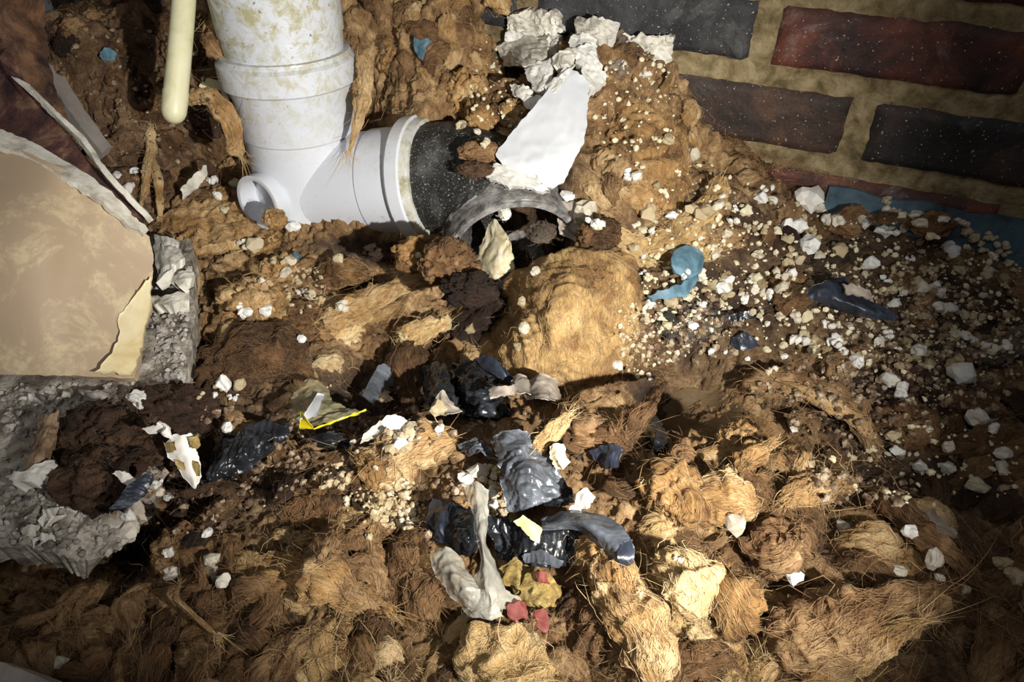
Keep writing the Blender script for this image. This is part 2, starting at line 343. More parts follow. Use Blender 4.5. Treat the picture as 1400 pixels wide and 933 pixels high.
def wool(name, dark, mid, light, dirt=.25):
    m, nt, b = mat_new(name)
    oi = nd(nt, 'ShaderNodeObjectInfo'); c, mp = coords(nt); off = nd(nt, 'ShaderNodeVectorMath', operation='SCALE'); 
    comb = nd(nt, 'ShaderNodeCombineXYZ'); [nt.links.new(oi.outputs['Random'], comb.inputs[i]) for i in range(3)]
    nt.links.new(comb.outputs[0], off.inputs[0]); off.inputs['Scale'].default_value = 9; nt.links.new(off.outputs[0], mp.inputs['Location'])
    big = noise(nt, c, 28, 3, .6, .6)
    uvc, _ = coords(nt, 'UV', (2.0, 34, 1)); fib = noise(nt, uvc, 1.6, 5, .7, 1.2)
    fine = noise(nt, c, 420, 3, .7, 2.0)
    s = maths(nt, 'ADD', maths(nt, 'MULTIPLY', big, .62), maths(nt, 'MULTIPLY', fib, .38))
    s = maths(nt, 'ADD', s, maths(nt, 'MULTIPLY', maths(nt, 'SUBTRACT', oi.outputs['Random'], .5), .22))
    col = ramp(nt, s, [(.35, dark), (.51, mid), (.69, light)])
    sp = noise(nt, c, 160, 3, .6); spk = ramp(nt, sp, [(.60, (0, 0, 0)), (.68, (1, 1, 1))])
    col = mixc(nt, maths(nt, 'MULTIPLY', spk, dirt), col, (.05, .03, .02))
    col = mixc(nt, maths(nt, 'MULTIPLY', fine, .35), col, dark)
    tcu = nd(nt, 'ShaderNodeTexCoord'); su = nd(nt, 'ShaderNodeSeparateXYZ'); nt.links.new(tcu.outputs['UV'], su.inputs[0])
    isf = maths(nt, 'LESS_THAN', su.outputs[1], -.5); col = mixc(nt, maths(nt, 'MULTIPLY', isf, .22), col, light)   # single fibres are paler than the felt
    nt.links.new(col, b.inputs['Base Color']); b.inputs['Roughness'].default_value = .85
    b.inputs['Specular IOR Level'].default_value = .35
    bump(nt, b, maths(nt, 'ADD', fib, maths(nt, 'MULTIPLY', fine, .6)), .8, .0016)
    return m
W_OCHRE = wool('wool_ochre', (.10, .042, .013), (.50, .285, .105), (.90, .68, .38), .5)
W_BROWN = wool('wool_brown', (.045, .02, .009), (.25, .13, .055), (.62, .41, .21), .5)
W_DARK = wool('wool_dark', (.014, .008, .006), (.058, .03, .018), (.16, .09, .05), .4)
W_PALE = wool('wool_pale', (.26, .13, .045), (.70, .47, .20), (.92, .76, .46), .35)
W_GREYD = wool('wool_dark_grey', (.02, .018, .015), (.08, .072, .06), (.22, .2, .17), .3)
W_GREY = wool('wool_grey', (.06, .045, .033), (.2, .15, .105), (.5, .42, .33), .4)
def simple(name, cols, rough=.6, scale=40, bs=.4, bd=.0008, spec=.5, kind='Object', fine=None, metallic=0., rnd=.0):
    m, nt, b = mat_new(name); c, _ = coords(nt, kind); f = noise(nt, c, scale, 5, .65, .4)
    if rnd:
        oi = nd(nt, 'ShaderNodeObjectInfo'); f = maths(nt, 'ADD', f, maths(nt, 'MULTIPLY', maths(nt, 'SUBTRACT', oi.outputs['Random'], .5), rnd))
    k = len(cols); col = ramp(nt, f, [(.35 + .3 * i / max(1, k - 1), cc) for i, cc in enumerate(cols)])
    nt.links.new(col, b.inputs['Base Color']); b.inputs['Roughness'].default_value = rough; b.inputs['Specular IOR Level'].default_value = spec; b.inputs['Metallic'].default_value = metallic
    f2 = noise(nt, c, fine or scale * 6, 4, .7); bump(nt, b, f2, bs, bd)
    return m
M_CRUMB = simple('crumb_white', [(.50, .40, .24), (.80, .75, .64), (.9, .9, .88)], .75, 60, .5, .0008, .3, rnd=.5)
M_CRUMBY = simple('crumb_cream', [(.30, .22, .12), (.55, .46, .28), (.75, .68, .48)], .75, 60, .5, .0008, .3, rnd=.5)
M_GRIT = simple('grit_brown', [(.05, .03, .02), (.2, .13, .08), (.55, .45, .32)], .85, 130, .4, .0006, .3)
M_GREYGRIT = simple('grit_grey', [(.12, .10, .09), (.34, .31, .28), (.62, .60, .57)], .9, 90, .5, .0008, .3)
M_PLASTER = simple('plaster_white', [(.52, .50, .45), (.70, .69, .65), (.8, .8, .78)], .7, 30, .35, .0006, .3)
M_PLASTERC = simple('plaster_cream', [(.42, .39, .32), (.68, .65, .57), (.80, .78, .72)], .8, 50, .6, .001, .3)
M_PAINTWH = simple('sheet_white', [(.58, .61, .65), (.66, .68, .72), (.71, .73, .76)], .5, 12, .15, .0005, .4)
M_BLUE = simple('paint_blue', [(.05, .10, .13), (.10, .2, .27), (.17, .29, .36)], .55, 50, .3, .0005)
M_BLUEDK = simple('strip_blue', [(.03, .055, .07), (.065, .115, .155), (.09, .155, .2)], .6, 30, .3, .0005)
M_CARD = simple('card_grey', [(.22, .18, .15), (.42, .36, .3), (.55, .5, .44)], .8, 40, .3, .0005)
M_PAPER = simple('paper_white', [(.6, .56, .48), (.8, .77, .72), (.88, .86, .83)], .6, 30, .3, .0005)
M_YELLOW = simple('yellow_print', [(.62, .5, .01), (.85, .72, .02), (.9, .78, .05)], .35, 30, .2)
M_YGREEN = simple('yellow_green', [(.5, .48, .14), (.74, .74, .36), (.82, .8, .5)], .5, 60, .2)
M_MUSTARD = simple('foam_mustard', [(.16, .10, .03), (.36, .25, .075), (.55, .42, .18)], .9, 130, .8, .002)
M_RED = simple('red_scrap', [(.10, .018, .014), (.20, .04, .03), (.32, .11, .085)], .7, 60, .4)
M_FOAM = simple('foam_cream', [(.6, .5, .3), (.85, .76, .52), (.9, .84, .65)], .8, 80, .6, .001)
M_BLACK = simple('film_black', [(.006, .007, .009), (.016, .018, .022), (.03, .034, .045)], .27, 45, .35, .0008, .6)
M_NAVY = simple('film_navy', [(.012, .014, .02), (.03, .036, .055), (.06, .075, .11)], .35, 45, .3, .0008, .6)
M_SLATE = simple('film_slate', [(.05, .055, .065), (.10, .11, .13), (.17, .19, .23)], .3, 45, .35, .0009, .7)
M_WOOD = simple('old_timber', [(.02, .010, .008), (.09, .042, .022), (.2, .1, .05)], .75, 40, .7, .002)
M_CONC = simple('mortar_rubble', [(.12, .10, .08), (.36, .32, .27), (.62, .58, .52)], .95, 60, .9, .002, .2, fine=260)
M_SOIL = simple('dark_soil', [(.02, .011, .007), (.06, .034, .02), (.15, .09, .055)], .9, 60, .8, .002, .4)
M_ROD = simple('rod_cream', [(.62, .58, .36), (.76, .73, .48), (.8, .78, .56)], .42, 25, .1, .0004)
M_GREYBOARD = simple('grey_board', [(.25, .22, .2), (.36, .32, .29), (.42, .38, .35)], .8, 20, .2)
M_FLOOR = simple('floor_board', [(.07, .042, .018), (.13, .085, .04), (.18, .125, .065)], .8, 10, .3)
M_STONEBR = simple('brown_stone', [(.12, .07, .04), (.26, .17, .10), (.4, .29, .19)], .8, 60, .5)

def m_pvc():
    m, nt, b = mat_new('pipe_plastic'); c, _ = coords(nt); base = (.66, .69, .76)
    f = noise(nt, c, 9, 4, .6); g = noise(nt, c, 75, 6, .75, .5); fleck = noise(nt, c, 260, 3, .6)
    sep = nd(nt, 'ShaderNodeSeparateXYZ'); nt.links.new(c, sep.inputs[0])
    up = nd(nt, 'ShaderNodeMapRange'); nt.links.new(sep.outputs[2], up.inputs[0]); up.inputs[1].default_value = .06; up.inputs[2].default_value = .19
    dirtf = maths(nt, 'MULTIPLY', ramp(nt, g, [(.44, (0, 0, 0)), (.62, (1, 1, 1))]), maths(nt, 'ADD', maths(nt, 'MULTIPLY', up.outputs[0], .95), .04))
    col = mixc(nt, dirtf, base, (.42, .39, .22))
    col = mixc(nt, maths(nt, 'MULTIPLY', ramp(nt, fleck, [(.66, (0, 0, 0)), (.71, (1, 1, 1))]), maths(nt, 'ADD', maths(nt, 'MULTIPLY', up.outputs[0], .7), .15)), col, (.12, .09, .04))
    nt.links.new(col, b.inputs['Base Color']); nt.links.new(ramp(nt, dirtf, [(0, (.28,) * 3), (.5, (.7,) * 3)]), b.inputs['Roughness'])
    bump(nt, b, g, .12, .0005); return m
M_PVC = m_pvc()
M_RING = simple('seal_ring_dirty', [(.3, .28, .18), (.55, .54, .46), (.66, .68, .7)], .5, 60, .2)
def m_iron():
    m, nt, b = mat_new('charred_iron'); c, _ = coords(nt); f = noise(nt, c, 25, 5, .7); g = noise(nt, c, 520, 3, .7)
    col = ramp(nt, f, [(.38, (.006, .006, .006)), (.52, (.02, .02, .019)), (.66, (.10, .10, .095))])
    col = mixc(nt, ramp(nt, g, [(.60, (0, 0, 0)), (.67, (1, 1, 1))]), col, (.4, .39, .35))
    nt.links.new(col, b.inputs['Base Color']); b.inputs['Roughness'].default_value = .6; bump(nt, b, noise(nt, c, 180, 5, .8), .8, .002); return m
M_IRON = m_iron()
M_CLAY = simple('pipe_grey', [(.09, .085, .08), (.24, .23, .22), (.42, .41, .39)], .8, 80, .8, .0015)
def m_brick(name, cols, white):
    m, nt, b = mat_new(name); c, _ = coords(nt); f = noise(nt, c, 22, 6, .68, .5); g = noise(nt, c, 14, 6, .75, .8); sp = noise(nt, c, 420, 2, .5)
    col = ramp(nt, f, [(.34, cols[0]), (.5, cols[1]), (.64, cols[2])])
    col = mixc(nt, maths(nt, 'MULTIPLY', ramp(nt, g, [(.55, (0, 0, 0)), (.76, (1, 1, 1))]), white), col, (.5, .5, .48))
    col = mixc(nt, maths(nt, 'MULTIPLY', ramp(nt, sp, [(.69, (0, 0, 0)), (.73, (1, 1, 1))]), .8), col, (.6, .58, .5))
    nt.links.new(col, b.inputs['Base Color']); b.inputs['Roughness'].default_value = .62; bump(nt, b, noise(nt, c, 90, 6, .75), .7, .0025); return m
BR = {'red': m_brick('brick_red', [(.012, .007, .007), (.065, .02, .016), (.15, .042, .024)], .4), 'dark': m_brick('brick_dark', [(.008, .008, .009), (.022, .018, .018), (.06, .035, .028)], .25),
      'brown': m_brick('brick_brown', [(.016, .011, .009), (.045, .024, .017), (.09, .045, .026)], .12), 'grey': m_brick('brick_grey', [(.014, .014, .016), (.032, .031, .034), (.06, .06, .066)], .25)}
M_MORTAR = simple('mortar_sandy', [(.12, .09, .045), (.26, .2, .105), (.40, .32, .19)], .95, 60, .9, .002, .2, fine=300)
def m_film():
    m, nt, b = mat_new('film_milky'); c, _ = coords(nt); f = noise(nt, c, 40, 5, .6, .8)
    b.inputs['Base Color'].default_value = (.62, .6, .52, 1); b.inputs['Roughness'].default_value = .3
    nt.links.new(ramp(nt, f, [(.34, (.12,) * 3), (.66, (.55,) * 3)]), b.inputs['Alpha']); bump(nt, b, f, .4, .001); return m
M_FILM = m_film()
def m_clear():
    m, nt, b = mat_new('film_clear'); c, _ = coords(nt); f = noise(nt, c, 60, 5, .6, .8)
    b.inputs['Base Color'].default_value = (.55, .5, .3, 1); b.inputs['Roughness'].default_value = .15
    nt.links.new(ramp(nt, f, [(.3, (.15,) * 3), (.7, (.45,) * 3)]), b.inputs['Alpha']); bump(nt, b, f, .4, .001); return m
M_CLEAR = m_clear()
def m_board():
    m, nt, b = mat_new('board_beige'); c, _ = coords(nt); f = noise(nt, c, 22, 6, .7, .6); g = noise(nt, c, 150, 5, .8); h = noise(nt, c, 9, 3, .5)
    col = mixc(nt, f, (.40, .30, .20), (.50, .38, .26))
    col = mixc(nt, maths(nt, 'MULTIPLY', ramp(nt, f, [(.5, (0, 0, 0)), (.58, (1, 1, 1))]), ramp(nt, g, [(.38, (.1,) * 3), (.55, (1, 1, 1))])), col, (.60, .49, .31))
    nt.links.new(col, b.inputs['Base Color']); b.inputs['Roughness'].default_value = .6; bump(nt, b, f, .3, .001); return m
M_BOARD = m_board()
M_BOARDY = simple('board_yellow', [(.62, .48, .24), (.74, .62, .36), (.8, .7, .46)], .6, 30, .2)
M_MAROON = simple('maroon_paint', [(.02, .012, .012), (.09, .035, .03), (.26, .17, .10)], .7, 30, .7, .002)

# ground bed: wool, soil and dust mixed by a painted mask, which also paints shade inside the pipe mouth
def m_bed():
    m, nt, b = mat_new('matted_bed'); c, _ = coords(nt); at_ = nd(nt, 'ShaderNodeAttribute', attribute_name='mix'); sep = nd(nt, 'ShaderNodeSeparateColor'); nt.links.new(at_.outputs['Color'], sep.inputs[0])
    f = noise(nt, c, 30, 5, .7, 1.4); g = noise(nt, c, 330, 5, .8, 3.5)
    s = maths(nt, 'ADD', maths(nt, 'MULTIPLY', f, .55), maths(nt, 'MULTIPLY', g, .45))
    wl = ramp(nt, s, [(.38, (.05, .024, .010)), (.5, (.30, .17, .07)), (.60, (.66, .46, .24))])
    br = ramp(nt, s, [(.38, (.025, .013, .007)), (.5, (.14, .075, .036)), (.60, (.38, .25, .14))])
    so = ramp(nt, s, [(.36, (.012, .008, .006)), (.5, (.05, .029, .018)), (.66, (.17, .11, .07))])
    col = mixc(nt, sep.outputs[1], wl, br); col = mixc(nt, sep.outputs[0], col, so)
    nt.links.new(col, b.inputs['Base Color']); b.inputs['Roughness'].default_value = .88; bump(nt, b, maths(nt, 'ADD', g, f), .8, .002); return m
M_BED = m_bed()

# ------------------------------------------------------------------ setting: floor, brick wall
def box(name, lo, hi, mat, parent=None, tf=None):
    V = np.array([[x, y, z] for x in (lo[0], hi[0]) for y in (lo[1], hi[1]) for z in (lo[2], hi[2])], float)
    if tf is not None: V = np.array([tf(*v) for v in V])
    return mk(name, V, [[0, 1, 3, 2], [4, 6, 7, 5], [0, 4, 5, 1], [2, 3, 7, 6], [0, 2, 6, 4], [1, 5, 7, 3]], mat, parent, False)
fl_o = box('floor', (-1.1, -.2, -.09), (1.1, 1.35, -.06), M_FLOOR); tag(fl_o, kind='structure')

# wall: a mortar backing with relief, and bricks proud of it
Ms, Ns = 260, 90
ss, zz = np.meshgrid(np.linspace(-.95, .75, Ms), np.linspace(-.06, .62, Ns), indexing='ij')
off = .002 * fbm(np.stack([ss * 60, zz * 60, ss * 0], -1), 4, 3)
Gm = np.stack([W0[0] + WD[0] * ss + WN[0] * off, W0[1] + WD[1] * ss + WN[1] * off, zz], -1)
wall = mk('wall_back', Gm, gridquads(Ms, Ns), M_MORTAR, None, True); tag(wall, kind='structure')
sld = wall.modifiers.new('thick', 'SOLIDIFY'); sld.thickness = .05; sld.offset = 1
def brick(s0, s1, z0, z1, col, seed, proud=.006):
    M, N = 26, 12; a, b = np.meshgrid(np.linspace(0, 1, M), np.linspace(0, 1, N), indexing='ij')
    S = s0 + (s1 - s0) * a; Z = z0 + (z1 - z0) * b; e = np.minimum.reduce([a * (s1 - s0), (1 - a) * (s1 - s0), b * (z1 - z0), (1 - b) * (z1 - z0)])
    q = np.stack([S * 55, Z * 55, np.full_like(S, seed * 3.3)], -1)
    k = np.clip(e / .006, 0, 1) ** .5
    S = S + .0035 * (1 - np.clip(e / .012, 0, 1)) * fbm(q, 3, seed); Z = Z + .0035 * (1 - np.clip(e / .012, 0, 1)) * fbm(q, 3, seed + 2)
    O = -.004 + (proud + .004) * k + .0016 * fbm(q, 4, seed + 5)
    G = np.stack([W0[0] + WD[0] * S + WN[0] * O, W0[1] + WD[1] * S + WN[1] * O, Z], -1)
    mk('brick', G, gridquads(M, N), BR[col], wall, True)
rows = [(.290, .350), (.2205, .2765), (.1440, .2045), (.0700, .1290), (-.005, .055)]
joints = [[-.24, -.13, .10, .33], [-.485, -.25, -.018, .205, .44], [-.39, -.16, .0815, .31, .54], [-.235, -.001, .23, .46], [-.12, .10, .33]]
cols = [['grey', 'red', 'brown', 'red', 'dark'], ['brown', 'grey', 'grey', 'red', 'brown', 'dark'], ['brown', 'grey', 'brown', 'dark', 'red', 'brown'], ['brown', 'brown', 'red', 'red', 'brown', 'red'], ['brown', 'red', 'dark', 'brown']]
i_ = 0
for (z0, z1), js, cs in zip(rows, joints, cols):
    ed = [js[0] - .23] + js + [js[-1] + .23]
    for k in range(len(ed) - 1):
        i_ += 1; brick(ed[k] + .0075, ed[k + 1] - .0075, z0, z1, cs[k % len(cs)], i_)

# ------------------------------------------------------------------ ground bed of matted wool
M, N = 860, 620
xs = np.linspace(-.72, .68, M); ys = np.linspace(.06, 1.02, N); X, Y = np.meshgrid(xs, ys, indexing='ij'); Z = gz(X, Y)
P = np.stack([X, Y, Z], -1); Pw = warp(P * 22, 1.0, .8, 3)
def soft(px, py, rx, ry, X=X, Y=Y):
    c = at(px, py); e1 = at(px + rx, py); e2 = at(px, py - ry)
    a = np.hypot(*(e1 - c)[:2]); b = np.hypot(*(e2 - c)[:2]); return np.clip(1.6 - 1.3 * np.sqrt(((X - c[0]) / a) ** 2 + ((Y - c[1]) / b) ** 2), 0, 1)
soil = np.maximum.reduce([soft(1290, 440, 170, 90), soft(1230, 530, 150, 60), soft(940, 450, 60, 45), soft(250, 640, 170, 110), soft(560, 560, 160, 60), soft(420, 620, 130, 60), soft(1180, 640, 90, 60), soft(1300, 660, 120, 60), soft(900, 560, 60, 60), soft(700, 320, 90, 70), soft(500, 350, 90, 30), .75 * soft(1120, 390, 300, 100), .6 * soft(430, 590, 260, 120)])  # dark tone mask: mostly soil, but the pipe mouth spot is painted shade
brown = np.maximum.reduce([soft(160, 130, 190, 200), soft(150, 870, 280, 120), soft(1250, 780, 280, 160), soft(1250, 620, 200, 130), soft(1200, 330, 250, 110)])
disp = .014 * (ridged(Pw, 3, 5) - .6) + .009 * (ridged(warp(P * 60, 1.2, .9, 8), 3, 9) - .5) + .0035 * (ridged(warp(P * 190, 1.2, .8, 2), 2, 7) - .5)
disp = disp * (1 - .5 * soil)
nrm = gnorm(P, False); nrm *= np.sign(nrm[..., 2:3]); Gb = P + nrm * disp[..., None]
s0 = ad(424, 256, .78) + np.array(Vector((.94, -.27, .205)).normalized()) * .142; e0 = ad(703, 345, .69)
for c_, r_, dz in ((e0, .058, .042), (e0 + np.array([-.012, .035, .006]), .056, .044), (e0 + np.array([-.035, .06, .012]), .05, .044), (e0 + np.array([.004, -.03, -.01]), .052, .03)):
    dd = np.hypot(Gb[..., 0] - c_[0], Gb[..., 1] - c_[1]); k = np.clip((r_ - dd) / .012, 0, 1); low = np.minimum(Gb[..., 2], c_[2] - dz + disp * .6); Gb[..., 2] = Gb[..., 2] * (1 - k) + low * k; soil = np.maximum(soil, k)  # hollowed bed in the mouth is darkened too, shade put into its colour
gap = wall_gap(Gb[..., 0], Gb[..., 1]); push = np.clip(.004 - gap, 0, None)
keep = (gap > -.05)
Gb[..., 0] += WN[0] * push; Gb[..., 1] += WN[1] * push
Q = gridquads(M, N); kq = keep.reshape(-1)[Q].all(-1); 
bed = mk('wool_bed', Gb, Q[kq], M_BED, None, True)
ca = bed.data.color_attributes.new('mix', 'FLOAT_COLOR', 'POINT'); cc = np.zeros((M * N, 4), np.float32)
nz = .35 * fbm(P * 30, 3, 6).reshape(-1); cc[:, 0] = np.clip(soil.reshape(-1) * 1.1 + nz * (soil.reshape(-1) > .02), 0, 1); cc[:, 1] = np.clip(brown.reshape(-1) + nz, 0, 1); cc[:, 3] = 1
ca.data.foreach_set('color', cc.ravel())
tag(bed, 'bed of matted brown insulation wool, dust and soil covering the floor', 'insulation', kind='stuff')
# loose fibres standing on the bed
def soil_shade_at(x, y):
    i = np.clip(((x - xs[0]) / (xs[-1] - xs[0]) * (M - 1)).astype(int), 0, M - 1); j = np.clip(((y - ys[0]) / (ys[-1] - ys[0]) * (N - 1)).astype(int), 0, N - 1); return soil[i, j]
fr = np.random.default_rng(5)
V_, Q_, U_ = fuzz(Gb[::3, ::3], False, 8000, .022, .0005, fr, lift=.0014, dirv=1.6, fly=.14, segs=6, curl=.8, flip=1 if gnorm(Gb, False)[300, 200, 2] > 0 else -1)
g_ = wall_gap(V_[:, 0], V_[:, 1]); bad = g_ < .004; V_[bad] += np.outer(np.clip(.004 - g_[bad], 0, 1), [WN[0], WN[1], 0])
fo = mk('loose_fibres', V_, Q_, W_BROWN, None, True, U_); tag(fo, 'loose fine brown wool fibres strewn over the whole heap', 'fibres', kind='stuff')

# ------------------------------------------------------------------ soil pipe
pipe = empty('soil_pipe', ad(420, 290, .78)); tag(pipe, 'white plastic soil pipe tee with collars and short side branch', 'pipe')
T0 = ad(424, 256, .78); A = Vector((-.01, .07, 1)).normalized(); B = Vector((.94, -.27, .205)).normalized()
def pl(name, org, ax, prof, mat, rough=0.):
    o = lathe(name, org - np.array(pipe.location), ax, prof, mat, pipe, rough=rough); return o
An = np.array(A); Bn = np.array(B); Rb = .055
pl('tee_body', T0, A, [(-.062, 0), (-.062, Rb), (.062, Rb), (.064, Rb + .002), (.1, Rb + .0025), (.112, Rb + .006), (.116, Rb + .006), (.116, Rb - .004)], M_PVC)
pl('socket_collar', T0, A, [(.112, Rb), (.112, Rb + .008), (.114, Rb + .0105), (.134, Rb + .0105), (.137, Rb + .007), (.141, Rb + .006), (.141, .05)], M_PVC)
pl('upper_pipe', T0, A, [(.125, Rb - .002), (.15, Rb + .0015), (.158, Rb + .001), (.158, Rb + .003), (.18, Rb + .0035), (.2, Rb + .004), (.202, Rb + .001), (.21, Rb + .001), (.212, Rb + .004), (.245, Rb + .005), (.247, Rb + .001), (.42, Rb + .001), (.42, Rb - .004)], M_PVC)
pl('branch_pipe', T0, B, [(.02, .052), (.062, .052), (.085, .052), (.0865, .0538), (.13, .0542), (.13, .045)], M_PVC)
pl('ring_seal', T0, B, [(.122, .05), (.1225, .0605), (.125, .0628), (.137, .063), (.139, .0595), (.1395, .058)], M_PVC)
pl('seal_lip', T0, B, [(.1385, .0605), (.141, .0600), (.147, .0585), (.147, .050)], M_RING)
bd = Vector((-.50, -.84, .10)).normalized(); bo = T0 + np.array([-.004, 0, .006])
pl('side_boss', bo, bd, [(.03, .026), (.056, .026), (.057, .028), (.067, .028), (.0675, .026), (.067, .0235), (.048, .022), (.048, 0)], M_PVC)
pl('lower_stub', T0 + An * -.05 + np.array([-.005, 0, 0]), -A, [(0, .03), (.01, .022), (.06, .02), (.06, .0)], M_PVC)

iron = empty('iron_bend', ad(640, 290, .72)); tag(iron, 'charred black and grey broken pipe bend with open end facing the viewer', 'pipe')
il = np.array(iron.location); s0 = T0 + Bn * .142
e0 = ad(703, 345, .69); ed_ = np.array([.16, -.97, -.16]); ed_ /= np.linalg.norm(ed_)
bt = np.linspace(0, 1, 12)[:, None]; c1 = s0 + Bn * .062; c2 = e0 - ed_ * .055
cur = (1 - bt) ** 3 * s0 + 3 * bt * (1 - bt) ** 2 * c1 + 3 * bt ** 2 * (1 - bt) * c2 + bt ** 3 * e0
path = np.concatenate([[s0 - Bn * .02], cur])
o = tube('bend_body', path[:9] - il, [.0545, .0545, .055, .056, .057, .058, .059, .060, .061], M_IRON, iron, M=40, N=56, rough=.0022, seed=4, wall=.006)
o = tube('open_mouth', np.concatenate([path[8:], [e0 + ed_ * .006]]) - il, [.0605, .0615, .0625, .0635, .064, .0635], M_CLAY, iron, M=26, N=56, rough=.0026, seed=9, wall=.0055)

rod = tube('overflow_pipe', np.array([ad(262, -160, .66), ad(250, 20, .655), ad(238, 150, .66)]), [.0102, .0102, .0108], M_ROD, None, M=30, N=24)
recenter(rod); tag(rod, 'thin cream plastic pipe hanging down left of the white soil pipe', 'pipe')
ctr = ad(238, 150, .66); dr = ad(238, 150, .66) - ad(250, 20, .655); dr /= np.linalg.norm(dr)
tip = lathe('pipe_tip', ctr - np.array(rod.location), dr, [(-.016, .0112), (-.006, .0112), (.003, .0107), (.007, .0092), (.010, .0068), (.0118, .0038), (.0124, .0)], M_ROD, rod, N=24)

# ------------------------------------------------------------------ left: board, timber, ledge
bdl = sheet('plasterboard', [[(-330, 20, .265), (0, 190, .225), (110, 245, .205), (205, 325, .165)], [(-330, 300, .20), (0, 330, .19), (110, 345, .17), (209, 378, .145)], [(-330, 505, .125), (0, 512, .118), (95, 514, .114), (184, 518, .108)]], M_BOARD,
            'large beige plasterboard offcut lying at the left on grey rubble', 'board', 'z', 40, 40, .009, .0006, 20, .0008, 2)
yl = sheet('torn_facing', [[(190, 400, .1425), (209, 378, .147)], [(165, 435, .133), (204, 440, .129)], [(160, 470, .125), (192, 490, .117)], [(130, 512, .117), (183, 517, .1105)]], M_BOARDY, 'pale yellow facing bared at the torn corner', None, 'z', 24, 14, .0008, .0005, 90, .003, 5, parent=bdl, lift=.0015)
yl.location = -bdl.location
we = sheet('white_edge', [[(-60, 150, .243), (-60, 185, .237)], [(10, 182, .226), (10, 206, .222)], [(60, 205, .216), (70, 235, .212)], [(140, 255, .199), (130, 272, .197)], [(205, 318, .168), (196, 324, .168)]], M_PLASTERC, 'chalky white broken edge', None, 'z', 40, 10, .004, .0008, 90, .002, 6, parent=bdl, lift=.0015)
we.location = -bdl.location
pan = sheet('painted_panel', [[(-120, -60, .29), (-20, 40, .27), (25, 112, .245)], [(-120, 70, .25), (30, 150, .23), (75, 165, .225)], [(-120, 170, .22), (70, 225, .205), (140, 240, .2)], [(-120, 240, .20), (120, 280, .188), (200, 300, .178)]], M_MAROON, 'dark maroon painted plaster panel behind the beige board', 'panel', 'z', 40, 30, .006, .0015, 70, .003, 12)
pe = sheet('broken_edge', [[(15, 108, .249), (34, 116, .247)], [(60, 150, .234), (76, 160, .232)], [(100, 190, .219), (118, 205, .217)], [(135, 232, .206), (150, 250, .204)], [(195, 298, .18), (206, 310, .178)]], M_PLASTERC, 'pale grey chalky edge', None, 'z', 40, 8, .004, .001, 90, .002, 16, parent=pan, lift=.003)
pe.location = -pan.location
tm = sheet('timber_post', [[(-140, -120, .35), (-30, -110, .35), (40, -100, .34)], [(-120, 0, .29), (-10, 0, .285), (60, 0, .275)], [(-120, 90, .24), (10, 95, .235), (70, 100, .225)], [(-80, 180, .20), (40, 175, .195), (100, 180, .185)]], M_WOOD, 'dark rough timber post in the upper left corner', 'timber', 'z', 40, 24, .02, .003, 50, .002, 21)
gb = sheet('timber_offcut', [[(38, 20, .225), (110, 40, .215)], [(45, 90, .195), (118, 80, .19)]], M_WOOD, 'dark brown timber block wedged in wool near the upper left corner', 'timber', 'z', 16, 16, .02, .002, 50, .001, 23)
tm2 = sheet('batten', [[(40, 45, .22), (60, 45, .215)], [(80, 130, .18), (98, 122, .178)], [(140, 210, .14), (152, 200, .14)]], M_GREYBOARD, 'grey dusty batten leaning behind the broken maroon panel', 'timber', 'z', 26, 10, .01, .001, 50, .001, 24)
led = sheet('mortar_ledge', [[(-300, 250, .098), (0, 280, .098), (200, 320, .098), (262, 330, .096)], [(-300, 480, .1), (0, 490, .1), (185, 500, .1), (262, 470, .095)], [(-300, 600, .1), (0, 610, .1), (130, 610, .098), (232, 590, .09)], [(-300, 700, .098), (0, 700, .098), (110, 710, .094), (205, 690, .084)], [(-300, 745, .096), (0, 746, .094), (110, 765, .088), (182, 742, .076)]], M_CONC,
            'broken ledge of grey mortar rubble at the left edge', 'masonry', 'z', 110, 110, .026, .005, 45, .003, 30, fine=.0013)

def rock_mesh(seed, sub=2, flat=.65, am=.5, facet=True):
    import bmesh
    bm = bmesh.new(); bmesh.ops.create_icosphere(bm, subdivisions=sub, radius=1.0); bm.verts.ensure_lookup_table()
    V = np.array([v.co[:] for v in bm.verts]); F_ = [[v.index for v in f.verts] for f in bm.faces]; bm.free()
    q = V * 1.1 + seed * 4.7; rad_ = 1 + am * (pn(q, seed) * 1.6) + am * .45 * pn(q * 2.4, seed + 3)
    r = np.random.default_rng(seed); V = V * rad_[:, None] * np.array([1, .65 + .35 * r.random(), flat * (.7 + .5 * r.random())])
    return V, np.array(F_)
crumb_v = [rock_mesh(i, 2, .75, .62) for i in range(14)]
def popcorn(seed):
    r = np.random.default_rng(seed); Vs = []; Fs = []; n = 0
    for k in range(r.integers(3, 6)):
        v, f = rock_mesh(seed * 9 + k, 1, .9, .4); v = v * (.42 + .25 * r.random()) + r.normal(0, .38, 3) * [1, 1, .5]; Vs.append(v); Fs.append(f + n); n += len(v)
    return np.concatenate(Vs), np.concatenate(Fs)
crumb_v += [popcorn(i + 50) for i in range(8)]
proto = {}
def rockobj(name, key, mat, loc, size, rot, smooth=False):
    k = (name, key, mat.name)
    if k not in proto:
        v, f = crumb_v[key]; o = mk(name, v, None, mat, None, smooth, None, f); proto[k] = o.data
    else:
        o = bpy.data.objects.new(name, proto[k]); COL.objects.link(o)
    o.location = [float(a) for a in loc]; o.scale = (size,) * 3; o.rotation_euler = rot; return o
def scale_at(p):  # metres per photo pixel at a point
    return ((p[1]) * math.cos(PITCH) - (p[2] - H) * math.sin(PITCH)) / F

